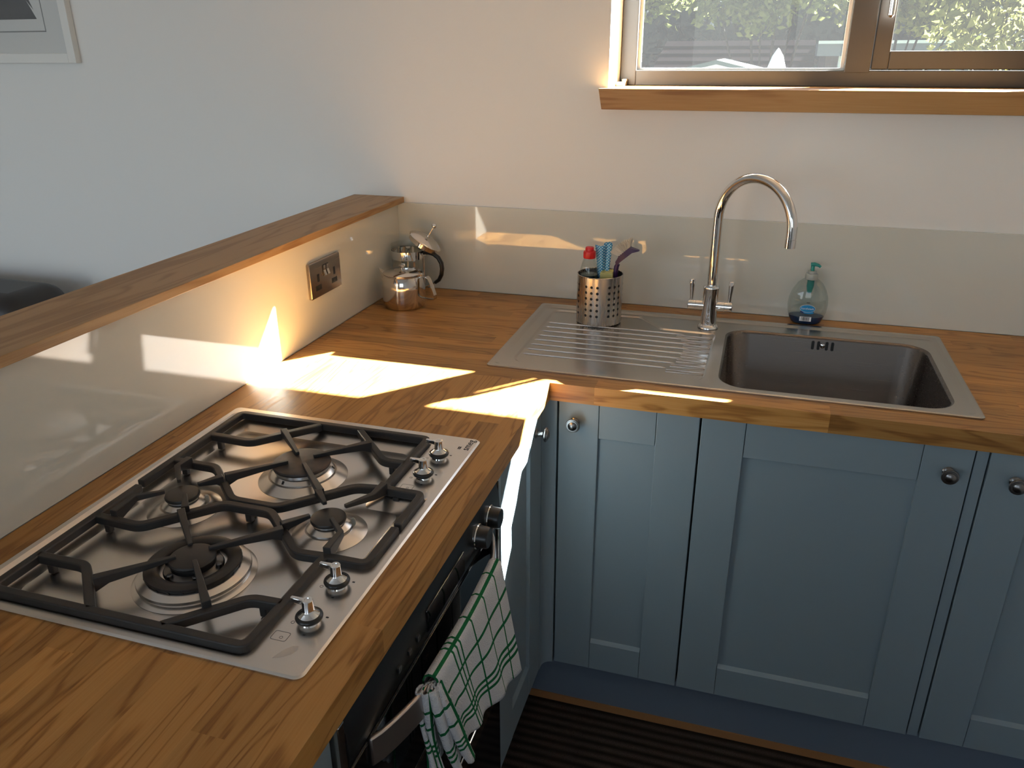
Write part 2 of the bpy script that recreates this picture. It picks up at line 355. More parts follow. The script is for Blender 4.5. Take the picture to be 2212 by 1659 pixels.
w3 = empty('added_window_3', (1.1, YF-.1, 1.0), kind='structure'); f = MB()  # unseen window, added with its fill light to brighten the kitchen
for x in (.3, 1.07, 1.84): f.box(x, x+.06, YF-.1, YF-.04, 1.0, 2.1)
f.box(.3, 1.9, YF-.1, YF-.04, 1.0, 1.06); f.box(.3, 1.9, YF-.1, YF-.04, 2.04, 2.1); f.build('window_frame', WHITE, w3)

# ---- kitchen window
win = empty('window_1', ((WX0+WX1)/2, .18, 1.47), kind='structure')
FY0, FY1 = .16, .205
m = MB(); m.box(WX0+.001, .643, FY0, FY1, 1.47, 2.004); m.box(1.745, WX1-.001, FY0, FY1, 1.47, 2.004)
m.box(.643, 1.745, FY0, FY1, 1.47, 1.508); m.box(.643, 1.745, FY0, FY1, 1.968, 2.004)
m.build('window_frame', FRAME, win, bevel=.002)
MB().box(1.163, 1.222, FY0-.001, FY1, 1.502, 1.975).build('mullion', FRAME, win, bevel=.0025)
m = MB(); x0, x1, z0, z1 = 1.2245, 1.742, 1.511, 1.966
m.box(x0, 1.263, FY0+.004, FY1-.01, z0, z1); m.box(1.703, x1, FY0+.004, FY1-.01, z0, z1); m.box(1.263, 1.703, FY0+.004, FY1-.01, z0, 1.553); m.box(1.263, 1.703, FY0+.004, FY1-.01, 1.926, z1)
sash = m.build('casement_sash', FRAME, win, bevel=.0025)
m = MB(); m.box(.643, .651, .186, .199, 1.508, 1.968); m.box(1.155, 1.163, .186, .199, 1.508, 1.968); m.box(.651, 1.155, .186, .199, 1.508, 1.5135); m.box(.651, 1.155, .186, .199, 1.962, 1.968)
m.build('glazing_bead', BEAD, win)
m = MB(); m.box(.651, 1.155, .196, .199, 1.5135, 1.962); m.build('glass_pane', PANE, win)
m = MB(); m.box(1.263, 1.703, .190, .193, 1.553, 1.926); m.build('glass_pane', PANE, win)
h = MB(); h.tube([(1.247, .150, 1.80), (1.247, .140, 1.792), (1.247, .134, 1.77), (1.2475, .134, 1.66), (1.248, .135, 1.632), (1.248, .137, 1.629)], [.008, .0085, .008, .0075, .0078, .005], 12); h.box(1.236, 1.258, .149, .165, 1.775, 1.86)
h.build('window_handle', CHROME, win, smooth=40)
# outer stone sill
struct('trim_3', MB().box(WX0-.1, WX1+.1, .30, .38, 1.38, 1.43), WHITE)
# oak window board
m = MB(); m.loops([[(.592, -.042, 1.421), (.583, -.042, 1.470), (.583, -.0005, 1.470), (.592, -.0005, 1.421)], [(1.83, -.042, 1.421), (1.83, -.042, 1.470), (1.83, -.0005, 1.470), (1.83, -.0005, 1.421)]], True, True)
m.box(WX0+.001, WX1-.001, -.0006, .295, WZ0+.001, 1.4699)
tag(m.build('trim_2', OAKS, bevel=.001), 'thick oak window board under the kitchen window', kind='structure')
bl = MB(); bl.box(.601, .621, .100, .158, 1.4702, 1.480); bl.box(.612, .622, .128, .158, 1.480, 1.4865)
tag(bl.build('wood_block', PALEW, org=(.61, .13, 1.47), bevel=.0008), 'small pale wood packing block in the corner of the window board', 'wood block')

# ---- glass splashbacks
o = MB().box(-.0062, 0, -2.16, -.0066, T+.0006, T+.2455).build('glass_splashback', GLASSB, org=(0, -1.3, T), bevel=.0008)
tag(o, 'pale glass splashback on the low wall behind the gas hob', 'splashback')
o = MB().box(-.006, XR-.001, -.0062, -.0003, T+.0006, T+.246).build('glass_splashback', GLASSB, org=(1, 0, T), bevel=.0008)
tag(o, 'long pale green glass splashback on the wall behind the sink', 'splashback')

# ================================================================== worktop of oak staves
wt = empty('oak_worktop', (.3, -.3, T), 'L-shaped oak block worktop of narrow staves carrying hob and sink', 'worktop')
HOB_CUT = (.066, .556, -1.526, -.930); SINK_CUT = (.470, 1.436, -.546, -.090)
DL, DB = .6146, .6151
def cut_rect(r, c):
    x0, x1, y0, y1 = r; a0, a1, b0, b1 = c
    if a0 >= x1 or a1 <= x0 or b0 >= y1 or b1 <= y0: return [r]
    out = []
    if a0 > x0: out.append((x0, a0, y0, y1))
    if a1 < x1: out.append((a1, x1, y0, y1))
    xa, xb = max(x0, a0), min(x1, a1)
    if b0 > y0: out.append((xa, xb, y0, b0))
    if b1 < y1: out.append((xa, xb, b1, y1))
    return out
rng = random.Random(3)
def stave(r, cut, m):
    parts = cut_rect(r, cut)
    if not parts: return
    # connected leftovers only: a stave sawn through by the cutout becomes two
    horiz = [p for p in parts]
    groups = []
    for p in horiz:
        for g in groups:
            if any(not (p[0] > q[1]+1e-6 or p[1] < q[0]-1e-6 or p[2] > q[3]+1e-6 or p[3] < q[2]-1e-6) for q in g): g.append(p); break
        else: groups.append([p])
    for g in groups:
        mb = MB()
        for (a, b, c_, d) in g: mb.box(a, b, c_, d, T-.04, T)
        mb.build('stave', m, wt, org=((g[0][0]+g[0][1])/2, (g[0][2]+g[0][3])/2, T-.02))
def rows(lo, hi, n): return [(lo+(hi-lo)*i/n, lo+(hi-lo)*(i+1)/n) for i in range(n)]
for a, b in rows(-DB, -.0063, 15):                      # back run, staves along x
    x = .0003-rng.random()*.4
    while x < XR:
        l = rng.uniform(.22, .62); x0, x1 = max(x, .0003), min(x+l, XR-.001); x += l
        if x1-x0 > .004: stave((x0, x1, a, b), SINK_CUT, OAKX)
for a, b in rows(.0003, DL, 15):                          # left run, staves along y
    y = -DB+rng.random()*.4
    while y > -2.16:
        l = rng.uniform(.22, .62); y1, y0 = min(y, -DB-.0001), max(y-l, -2.16); y -= l
        if y1-y0 > .004: stave((a, b, y0, y1), HOB_CUT, OAKY)

# ================================================================== base cabinets
ZT, ZB = T-.0405, .158
def knob(mb_parent, p, d):
    """turned pewter knob: p on the door face, d outward axis"""
    k = MB().lathe([(.0095, 0), (.0105, .0015), (.0095, .003), (.0055, .005), (.0045, .010), (.006, .0155), (.012, .0185), (.0152, .0205), (.0158, .0225), (.0150, .0242), (.0128, .0245), (.0126, .0256), (.0098, .0258), (.0094, .0272), (.0066, .0290), (.003, .0302), (.0002, .0305)], p, d, 28)
    return k.build('door_knob', PEWTER, mb_parent, smooth=35)
def cabinet(axis, a0, a1, face, label, knob_at=None, depth=.5, door_a=None, group=None):
    """axis 'x': door faces -y at y=face, spans x a0..a1.  axis 'y': door faces +x at x=face, spans y a0..a1"""
    def bx(mb, u0, u1, d0, d1, z0, z1):      # d: distance behind the face
        if axis == 'x': mb.box(u0, u1, face+d0, face+d1, z0, z1)
        else: mb.box(face-d1, face-d0, u0, u1, z0, z1)
        return mb
    base = ((a0+a1)/2, face+.25, 0) if axis == 'x' else (face-.25, (a0+a1)/2, 0)
    t = empty('base_cabinet', base, label, 'cabinet', group)
    b = MB(); bx(b, a0+.001, a0+.018, .022, depth, ZB-.005, ZT); bx(b, a1-.018, a1-.001, .022, depth, ZB-.005, ZT); bx(b, a0+.018, a1-.018, .022, depth, ZB-.005, ZB+.013); bx(b, a0+.018, a1-.018, depth-.008, depth, ZB+.013, ZT)
    b.build('carcass', DARKGAP, t)
    u0, u1 = a0+.002, a1-.002; sw = .087 if u1-u0 > .2 else .05; tr, br = .079, .086
    door = bx(MB(), u0+sw-.006, u1-sw+.006, .0085, .016, ZB+br-.006, ZT-tr-.002).build('door', BLUE, t)
    for s0, s1 in ((u0, u0+sw), (u1-sw, u1)): bx(MB(), s0, s1, 0, .0215, ZB, ZT-.003).build('stile', BLUE, door, bevel=.0012)
    bx(MB(), u0+sw+.001, u1-sw-.001, .001, .0205, ZT-.003-tr, ZT-.0032).build('rail', BLUE, door, bevel=.0012)
    r = MB()
    if axis == 'x': pr = lambda u: [(u, face+.001, ZB), (u, face+.0205, ZB), (u, face+.0205, ZB+br), (u, face+.0085, ZB+br), (u, face+.001, ZB+br-.008)]
    else: pr = lambda u: [(face-.001, u, ZB), (face-.0205, u, ZB), (face-.0205, u, ZB+br), (face-.0085, u, ZB+br), (face-.001, u, ZB+br-.008)]
    r.loops([pr(u0+sw+.001), pr(u1-sw-.001)], True, True); r.build('rail', BLUE, door)
    if knob_at:
        p = (knob_at[0], face, knob_at[1]) if axis == 'x' else (face, knob_at[0], knob_at[1])
        knob(door, p, (0, -1, 0) if axis == 'x' else (1, 0, 0))
    return t
YD, XD = -.6053, .6053
cabinet('x', .6315, .9315, YD, 'narrow blue-grey cupboard under the sink drainer with its knob by the corner', (.669, .822))
cabinet('x', .9315, 1.4365, YD, 'wide blue-grey shaker cupboard under the sink bowl', (1.396, .815))
cabinet('x', 1.4595, 2.145, YD, 'blue-grey shaker cupboard beyond the filler strip right of the sink', (1.510, .812))
cabinet('y', -.952, -.642, XD, 'narrow blue-grey cupboard between the oven and the corner post', (-.690, .825))
cabinet('y', -2.14, -1.546, XD, 'blue-grey cupboard on the near side of the oven', (-1.60, .82))
f = MB().box(1.4375, 1.4585, YD+.003, YD+.02, ZB, ZT-.002).build('filler_strip', BLUE, org=(1.448, YD, ZB), bevel=.001); tag(f, 'thin blue-grey filler strip between two sink run cupboards', 'filler strip')
# concave corner post
pts = [(XD, -.640)]
for k in range(9): a = radians(180-90*k/8) ; pts.append((.6295+.0235*cos(a)-.0005, -.6285+.0235*sin(a)))
pts += [(.6295, YD), (.6295, YD+.018), (XD-.018, YD+.018), (XD-.018, -.640)]
o = MB().prism(pts, ZB-.004, ZT-.002).build('corner_post', BLUE, org=(.61, -.61, ZB), smooth=40); tag(o, 'blue-grey hollow-curved corner post where the cupboard runs meet', 'corner post')
# plinths with a raw strip at the bottom
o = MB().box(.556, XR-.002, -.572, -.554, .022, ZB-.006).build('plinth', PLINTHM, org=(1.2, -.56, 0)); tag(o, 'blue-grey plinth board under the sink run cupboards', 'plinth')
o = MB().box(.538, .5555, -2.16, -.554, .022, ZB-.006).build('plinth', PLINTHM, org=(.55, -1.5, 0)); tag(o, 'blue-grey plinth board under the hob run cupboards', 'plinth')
o = MB().box(.5565, XR-.002, -.575, -.557, .0005, .0215).build('floor_batten', RAWWOOD, org=(1.2, -.56, 0)); tag(o, 'raw brown wood batten at floor level below the sink run plinth', 'batten')

# ================================================================== sink
sk = empty('kitchen_sink', (.95, -.32, T), 'stainless steel inset sink with ribbed drainer and one large bowl', 'sink')
SX0, SX1, SY0, SY1 = .453, 1.451, -.561, -.075
zr, zd = T+.0046, T+.0002
m = MB()
o0 = rrect(SX0, SX1, SY0, SY1, .010); o1 = rrect(SX0+.0025, SX1-.0025, SY0+.0025, SY1-.0025, .0085); o2 = rrect(SX0+.013, SX1-.012, SY0+.012, SY1-.014, .012)
o3 = rrect(SX0+.022, SX1-.022, SY0+.018, SY1-.024, .014)
m.loops([z3(o0, T+.0005), z3(o0, T+.0030), z3(o1, zr), z3(o2, zr), z3(o3, zd)])
bowl = rrect(.957, 1.408, -.527, -.150, .055, 10); bowl1 = rrect(.953, 1.412, -.531, -.146, .058, 10)
dr = rpoly([(.497, -.519), (.924, -.519), (.930, -.195), (.795, -.190), (.735, -.112), (.497, -.112)], [.035, .03, .02, .02, .02, .02])
dri = rpoly([(.502, -.514), (.919, -.514), (.925, -.200), (.793, -.195), (.733, -.117), (.502, -.117)], [.032, .027, .017, .022, .022, .017])
fill(m, [z3(o3, zd), z3(bowl1, zd), z3(dr, zd)])
m.loops([z3(dr, zd), z3(dri, zd-.003)]); fill(m, [z3(dri, zd-.003)])
m.build('sink_top', STEEL, sk, smooth=9)
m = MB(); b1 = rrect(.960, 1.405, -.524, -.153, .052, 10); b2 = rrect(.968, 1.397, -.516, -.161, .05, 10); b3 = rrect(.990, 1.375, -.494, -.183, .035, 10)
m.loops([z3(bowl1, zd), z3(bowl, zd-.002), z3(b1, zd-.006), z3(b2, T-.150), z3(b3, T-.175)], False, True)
bw = m.build('bowl', STEEL_SHADED, sk, smooth=50)
YB = -.1545
for x in (1.1605, 1.1735, 1.1925, 1.2055):
    q = MB(); pl = rrect(x-.0032, x+.0032, .879, .901, .003, 4); q.loops([[(a, YB-.0006, b) for a, b in pl], [(a, YB-.0022, b) for a, b in pl]], True, True); q.build('overflow_slot', BLACKM, bw)
MB().lathe([(.006, 0), (.006, .002), (.003, .0035), (.0002, .0038)], (1.183, YB-.001, .890), (0, -1, 0), 16).build('overflow_screw', CHROME, bw, smooth=40)
MB().lathe([(.043, .0005), (.043, .002), (.036, .003), (.034, .001), (.0002, .001)], (1.18, -.34, T-.1755), (0, 0, 1), 28, False, False).build('drain_strainer', CHROME, bw, smooth=40)
zf = zd-.003
for i in range(8):
    y = -.216-.0338*i; xe = (.845, .857, .864, .866, .864, .856, .842, .826)[i]
    MB().tube([(.504, y, zf-.001), (.515, y, zf+.0002), (xe, y, zf+.0002), (xe+.012, y, zf-.001)], [.0012, .0024, .0024, .0012], 8).build('drainer_ridge', STEEL, sk, smooth=60)
for i in range(8):
    y = -.232-.0338*i; xs = (.838, .852, .860, .864, .862, .856, .846, .840)[i]; q = MB()
    q.tube([(xs, y+.007, zf), (.915, y+.006, zf), (.921, y+.003, zf), (.922, y, zf), (.921, y-.003, zf), (.915, y-.006, zf), (xs, y-.007, zf)], .0016, 6); q.build('drainer_groove', STEEL, sk, smooth=60)

# ================================================================== tap
tp = empty('kitchen_tap', (.907, -.151, T+.004), 'chrome mixer tap with swan-neck spout and two lever handles', 'tap')
MB().lathe([(.0255, 0), (.0255, .003), (.0235, .006), (.0195, .010), (.0195, .045), (.0192, .098), (.0205, .101), (.0205, .106), (.0185, .109), (.013, .1095)], (.907, -.151, T+.001), (0, 0, 1), 40).build('tap_body', CHROME, tp, smooth=40)
tdx, tdy = .786, -.619; TR = .105
def tpnt(r, z): return (.907+tdx*r, -.151+tdy*r, z)
pts = [tpnt(0, T+.105), tpnt(0, 1.10), tpnt(0, 1.18)]
for k in range(1, 29):
    a = radians(180-180*k/28); pts.append(tpnt(TR+TR*cos(a), 1.186+TR*sin(a)))
pts += [tpnt(2*TR, 1.176)]
MB().tube(pts, .0118, 20).build('spout', CHROME, tp, smooth=50)
MB().lathe([(.0122, 0), (.0122, .019), (.0114, .0195), (.0114, .023)], tpnt(2*TR, 1.153), (0, 0, 1), 24).build('spout_tip', CHROME, tp, smooth=40)
for s in (-1, 1):
    v = MB().lathe([(.0128, .015), (.0128, .034), (.0122, .0345), (.0122, .0355), (.0128, .036), (.0128, .0525), (.0115, .054), (.0002, .054)], (.907, -.151, .968), (s, 0, 0), 24); vb = v.build('valve', CHROME, tp, smooth=40)
    x = .907+s*.046
    MB().tube([(x, -.151, .976), (x, -.151, .990), (x+s*.001, -.151, 1.020), (x+s*.0015, -.151, 1.0315), (x+s*.0015, -.151, 1.0335)], [.0042, .0046, .0064, .0068, .0045], 16).build('lever', CHROME, vb, smooth=50)

# ================================================================== gas hob
hb = empty('gas_hob', (.31, -1.22, T), 'stainless steel four-burner gas hob with black cast-iron pan supports', 'hob')
HX0, HX1, HY0, HY1 = .057, .566, -1.531, -.9146
bk, fr_, ex, fa, ne, m1, m2 = .069, .487, .5515, -.937, -1.519, -1.123, -1.326
ZR, ZFL = T+.0042, T-.0145
def rec(d): return [(bk+d, ne+d), (fr_-d, ne+d), (fr_-d, m2+d), (ex-d, m2+d), (ex-d, m1-d), (fr_-d, m1-d), (fr_-d, fa-d), (bk+d, fa-d)]
h0 = rrect(HX0, HX1, HY0, HY1, .012); h1 = rrect(HX0+.003, HX1-.003, HY0+.003, HY1-.003, .010)
R0 = rpoly(rec(0), .012); R1 = rpoly(rec(.003), .0125); R2 = rpoly(rec(.008), .012); R3 = rpoly(rec(.036), .016)
m = MB(); m.loops([z3(h0, T+.0004), z3(h0, T+.0022), z3(h1, ZR)]); fill(m, [z3(h1, ZR), z3(R0, ZR)])
m.loops([z3(R0, ZR), z3(R1, ZR-.0018), z3(R2, T-.0005), z3(R3, ZFL)]); fill(m, [z3(R3, ZFL)])
m.build('hob_tray', STEEL_HOB, hb, smooth=9)
BUR = [(.310, -1.097, 'big'), (.312, -1.382, 'wok'), (.183, -1.239, 'small'), (.436, -1.234, 'small')]
MB.zs = 1.33
for x, y, k in BUR:
    c = (x, y, ZFL)
    if k == 'small':
        b = MB().lathe([(.056, .0003), (.041, .0055), (.036, .0065), (.0355, .0045), (.034, .0052), (.0335, .009), (.027, .0125), (.0235, .0135), (.0225, .0165), (.0002, .0165)], c, (0, 0, 1), 40, False, False).build('burner', STEEL_HOB, hb, smooth=35)
        MB().lathe([(.0232, .0160), (.0262, .0165), (.0266, .0185), (.0255, .0202), (.022, .0207), (.0002, .0211)], c, (0, 0, 1), 40, True, False).build('burner_cap', ENAMEL, b, smooth=35)
    elif k == 'big':
        b = MB().lathe([(.074, .0003), (.059, .0060), (.0565, .0070), (.056, .0045), (.0545, .0052), (.054, .0085), (.049, .0125), (.0455, .0135), (.0445, .0185), (.0002, .0185)], c, (0, 0, 1), 56, False, False).build('burner', STEEL_HOB, hb, smooth=35)
        MB().lathe([(.0440, .0175), (.0478, .0182), (.0484, .0205), (.0472, .0222), (.041, .0228), (.0002, .0232)], c, (0, 0, 1), 56, True, False).build('burner_cap', CAPW, b, smooth=35)
        for i in range(6):
            a = pi*i/3+.4; q = MB(); d = Vector((cos(a), sin(a), 0)); e = Vector((-sin(a), cos(a), 0)); p = Vector(c)
            q.add([p+d*.0541+e*w_+Vector((0, 0, z_*MB.zs+.0002)) for w_, z_ in ((-.002, .008), (.002, .008))]+[p+d*.0492+e*w_+Vector((0, 0, z_*MB.zs+.0002)) for w_, z_ in ((.002, .0128), (-.002, .0128))], [(0, 1, 2, 3)])
            q.build('burner_notch', ENAMEL, b)
    else:
        b = MB().lathe([(.082, .0003), (.074, .0030), (.0735, .0030), (.0755, .0060), (.0745, .0085), (.066, .0118), (.063, .0122), (.062, .0110), (.0002, .0110)], c, (0, 0, 1), 64, False, False).build('burner', STEEL_HOB, hb, smooth=35)
        MB().lathe([(.0615, .0112), (.0640, .0150), (.0632, .0172), (.058, .0185), (.047, .0182), (.0445, .0160), (.044, .0112)], c, (0, 0, 1), 64, False, False).build('flame_ring', ENAMEL, b, smooth=50)
        MB().lathe([(.040, .0112), (.0385, .0130), (.033, .0140), (.0300, .0150), (.0295, .0205), (.0002, .0205)], c, (0, 0, 1), 48, False, False).build('inner_burner', PEWTER, b, smooth=35)
        MB().lathe([(.0292, .0200), (.0312, .0208), (.0314, .0225), (.0300, .0242), (.026, .0248), (.0002, .0252)], c, (0, 0, 1), 48, True, False).build('burner_cap', ENAMEL, b, smooth=35)
        for i in range(22):
            a = 2*pi*i/22; d = Vector((cos(a), sin(a), 0)); e = Vector((-sin(a), cos(a), 0)); p = Vector(c)
            q = MB(); q.add([p+d*.0634-e*.0011+Vector((0, 0, .0118*MB.zs)), p+d*.0634+e*.0011+Vector((0, 0, .0118*MB.zs)), p+d*.0644+e*.0011+Vector((0, 0, .0146*MB.zs)), p+d*.0644-e*.0011+Vector((0, 0, .0146*MB.zs)), p+d*.060+Vector((0, 0, .0135*MB.zs))], [(0, 1, 2, 3), (0, 1, 4), (1, 2, 4), (2, 3, 4), (3, 0, 4)]); q.build('flame_port', BLACKM, b)
        for i in range(6):
            a = pi*i/3+.2; q = MB(); p = Vector(c)
            q.lathe([(.0042, .0112), (.0042, .0165), (.003, .0175), (.0002, .0175)], (c[0]+.0365*cos(a), c[1]+.0365*sin(a), c[2]), (0, 0, 1), 8); q.build('burner_lug', PEWTER, b, smooth=30)
# igniters
for x, y in ((.183+.030, -1.239+.018), (.436+.030, -1.234+.019)):
    MB().lathe([(.0035, .004), (.0035, .012), (.002, .014), (.0002, .014)], (x, y, ZFL), (0, 0, 1), 10).build('igniter', FROST, hb, smooth=40)
MB.zs = 1.0
ZG0, ZG1 = T+.0005, T+.0135
def bar(mb, path, w=.0062, rnd=None): mb.strip([(x, y, (ZG0+ZG1)/2) for x, y in path], w, (ZG1-ZG0)/2, (0, 0, 1))
def smoothpath(path, r=.012, n=4):
    out = [path[0]]
    for i in range(1, len(path)-1):
        p, c, q = Vector(path[i-1]), Vector(path[i]), Vector(path[i+1]); a = (p-c); b = (q-c); rr = min(r, a.length*.45, b.length*.45); s = c+a.normalized()*rr; e = c+b.normalized()*rr
        for k in range(n+1): t = k/n; out.append(tuple(s*(1-t)**2+c*2*t*(1-t)+e*t*t))
    return out+[path[-1]]
def pan_support(paths, feet):
    mb = MB()
    for p in paths: bar(mb, smoothpath(p))
    for x, y in feet: mb.box(x-.005, x+.005, y-.005, y+.005, ZFL+.001, ZG0+.001)
    return mb.build('pan_support', IRON, hb, bevel=.0018, smooth=45)
far = pan_support([[(.093, -1.226), (.093, -.951), (.478, -.951), (.478, -1.132), (.543, -1.132), (.543, -1.224)],
    [(.093, -1.047), (.178, -1.050), (.266, -.956)], [(.478, -1.047), (.436, -1.047), (.346, -.956)],
    [(.093, -1.147), (.178, -1.147), (.266, -1.229), (.345, -1.229), (.432, -1.139), (.478, -1.132)]],
    [(.115, -1.05), (.452, -1.047), (.115, -1.147), (.300, -1.229), (.500, -1.135)])
near = pan_support([[(.099, -1.236), (.099, -1.508), (.480, -1.508), (.480, -1.322), (.543, -1.322), (.543, -1.231)],
    [(.099, -1.433), (.180, -1.432), (.256, -1.506)], [(.480, -1.427), (.435, -1.429), (.360, -1.506)],
    [(.099, -1.328), (.180, -1.331), (.263, -1.243), (.345, -1.243), (.436, -1.325), (.480, -1.322)]],
    [(.12, -1.433), (.452, -1.428), (.12, -1.328), (.305, -1.243), (.500, -1.322)])
def finger(parent, pts, w0=.0058, w1=.0032):
    """tapered finger rising off the bar; first point is the root"""
    n = len(pts); ls = []
    tot = [0]
    for i in range(1, n): tot.append(tot[-1]+(Vector(pts[i])-Vector(pts[i-1])).length)
    for i, p in enumerate(pts):
        t = tot[i]/tot[-1]; a = Vector(pts[max(i-1, 0)]); b = Vector(pts[min(i+1, n-1)]); d = (b-a).normalized(); s = Vector((-d.y, d.x)); w = w0+(w1-w0)*t
        zt = T+.0235-.0012*t; zb = T+.002 if t < .05 else T+.009+.0075*t
        p = Vector(p); ls.append([(p.x+s.x*w, p.y+s.y*w, zb), (p.x+s.x*w, p.y+s.y*w, zt), (p.x-s.x*w, p.y-s.y*w, zt), (p.x-s.x*w, p.y-s.y*w, zb)])
    MB().loops(ls, True, True).build('finger', IRON, parent, bevel=.001, smooth=45)
for par, (x, y) in ((far, (.309, -1.097)), (near, (.310, -1.378))):
    for sx in (-1, 1):
        for sy in (-1, 1): finger(par, [(x+sx*.0865, y+sy*.0865), (x+sx*.074, y+sy*.074), (x+sx*.0150, y+sy*.0150)])
for par, pts in ((far, [(.390, -1.182), (.398, -1.190), (.419, -1.212)]), (far, [(.480, -1.134), (.478, -1.170), (.452, -1.211)]), (far, [(.222, -1.188), (.214, -1.197), (.198, -1.219)]), (far, [(.130, -1.150), (.129, -1.180), (.163, -1.219)]),
                 (near, [(.388, -1.283), (.395, -1.274), (.415, -1.249)]), (near, [(.482, -1.320), (.480, -1.276), (.450, -1.248)]), (near, [(.226, -1.285), (.218, -1.275), (.200, -1.252)]), (near, [(.131, -1.326), (.130, -1.278), (.163, -1.252)])):
    finger(par, pts)
# control knobs
def hob_knob(x, y):
    c = (x, y, ZR)
    k = MB().lathe([(.0115, 0), (.0125, .001), (.0115, .0038), (.0135, .0045)], c, (0, 0, 1), 36, True, False)
    k.lathe([(.0138, .0118), (.0130, .0128), (.0078, .0178), (.0072, .0195), (.0068, .0330), (.0060, .0340), (.0035, .0340), (.0030, .0330), (.0002, .0330)], c, (0, 0, 1), 36, False, False)
    kb = k.build('control_knob', CHROME, hb, smooth=35)
    MB().lathe([(.0135, .0042), (.0165, .0068), (.0172, .0092), (.0166, .0112), (.0134, .0126)], c, (0, 0, 1), 36, False, False).build('knob_ring', BLACK, kb, smooth=50)
    l = MB(); l.loops([[(x-.004, y-.0030, ZR+.0255), (x-.004, y+.0030, ZR+.0255), (x-.004, y+.0030, ZR+.0338), (x-.004, y-.0030, ZR+.0338)], [(x-.017, y-.0026, ZR+.0262), (x-.017, y+.0026, ZR+.0262), (x-.017, y+.0026, ZR+.0340), (x-.017, y-.0026, ZR+.0340)], [(x-.0225, y-.0022, ZR+.0275), (x-.0225, y+.0022, ZR+.0275), (x-.0225, y+.0022, ZR+.0342), (x-.0225, y-.0022, ZR+.0342)]], True, True)
    l.build('lever', CHROME, kb, bevel=.0012, smooth=40)
    # printed off mark and flame marks
    mk = MB(); 
    def ringm(cx, cy, r, w): mk.loops([[(cx+(r-w)*cos(2*pi*i/20), cy+(r-w)*sin(2*pi*i/20), ZR+.00012) for i in range(20)], [(cx+r*cos(2*pi*i/20), cy+r*sin(2*pi*i/20), ZR+.00012) for i in range(20)]])
    ringm(x-.020, y-.006, .0025, .0005)
    for dx, dy in ((.016, .014), (.005, -.0225)): mk.add([(x+dx-.0018, y+dy-.0012, ZR+.00012), (x+dx+.0018, y+dy-.0012, ZR+.00012), (x+dx+.0018, y+dy+.0012, ZR+.00012), (x+dx-.0018, y+dy+.0012, ZR+.00012)], [(0, 1, 2, 3)])
    mk.build('printed_mark', INK, hb)
for x, y in ((.519, -1.002), (.520, -1.072), (.524, -1.369), (.526, -1.442)): hob_knob(x, y)
for x, y in ((.506, -1.108), (.505, -1.474)):
    q = MB(); a = z3(rrect(x-.0105, x+.0105, y-.0078, y+.0078, .003), ZR+.00012); b = z3(rrect(x-.0100, x+.0100, y-.0073, y+.0073, .0026), ZR+.00012); q.loops([a, b])
    q.loops([[(x+.002+.0022*cos(2*pi*i/16), y-.002+.0022*sin(2*pi*i/16), ZR+.00012) for i in range(16)], [(x+.002+.0018*cos(2*pi*i/16), y-.002+.0018*sin(2*pi*i/16), ZR+.00012) for i in range(16)]])
    q.build('printed_symbol', INK, hb)
text('logo', 'smeg', .0195, INK, (.551, -.9425, ZR+.00015), (0, 0, radians(90)), hb)
q = MB()
for i in range(2):
    for j in range(3): q.box(.5395-.0030*i, .5418-.0030*i, -.961+.0032*j, -.9584+.0032*j, ZR, ZR+.00015)
q.build('logo_dots', INK, hb)
STAIN = mat('dried_water', (.62, .59, .56), .36, 1)
q = MB(); ol = [(.5355, -1.4835), (.5375, -1.490), (.534, -1.498), (.5265, -1.505), (.516, -1.510), (.519, -1.500), (.5225, -1.492), (.529, -1.485)]
q.add([(x, y, ZR+.0001) for x, y in ol], [tuple(range(8))]); q.build('water_mark', STAIN, hb)

# ================================================================== oven under the hob
OY0, OY1, XO = -1.543, -.955, .6105
ov = empty('built_in_oven', (.35, -1.249, ZB), 'black glass built-in oven with bowed steel door handle under the hob', 'oven')
MB().box(.06, XO-.03, OY0+.01, OY1-.01, ZB, T-.06).build('oven_body', DARKGAP, ov)
# control panel, gently bulged
pr = [(XO-.028, .785), (XO-.004, .786), (XO+.004, .795), (XO+.006, .815), (XO+.004, .845), (XO-.002, .8685), (XO-.028, .8685)]
cpn = MB().loops([[(x, OY0+.014, z) for x, z in pr], [(x, OY1-.014, z) for x, z in pr]], True, True).build('control_panel', BLACK, ov, smooth=50)
for y in (-1.022, -1.083):
    k = MB().lathe([(.020, 0), (.020, .003), (.0185, .006), (.0180, .018), (.0165, .021), (.0002, .0215)], (XO+.004, y, .826), (1, 0, 0), 32).build('oven_knob', BLACK, cpn, smooth=40)
    MB().lathe([(.0212, -.001), (.0215, .001), (.0205, .0025)], (XO+.005, y, .826), (1, 0, 0), 32, False, False).build('knob_trim', CHROME, k, smooth=40)
for y in (-1.333, -1.361, -1.394): MB().box(XO+.004, XO+.0085, y-.004, y+.004, .819, .827).build('timer_button', BLACK, cpn, bevel=.001); 
for y in (-1.333, -1.361, -1.394):
    q = MB(); a = [(XO+.0087, y-.0036, .8194), (XO+.0087, y+.0036, .8194), (XO+.0087, y+.0036, .8266), (XO+.0087, y-.0036, .8266)]; b = [(x, y+(yy-y)*.72, .823+(z-.823)*.72) for x, yy, z in a]; q.loops([a, b]); q.build('button_outline', GREYINK, cpn)
MB().box(XO+.004, XO+.0075, -1.30, -1.15, .805, .842).build('display', BGLASS, cpn, bevel=.002)
for y0, y1 in ((OY0, OY0+.0135), (OY1-.0135, OY1)): MB().box(XO-.03, XO+.004, y0, y1, .385, .8685).build('side_trim', POLISH, ov, bevel=.002)
dr_ = MB().box(XO-.022, XO, OY0+.016, OY1-.016, .430, .781).build('oven_door', BGLASS, ov, bevel=.002)
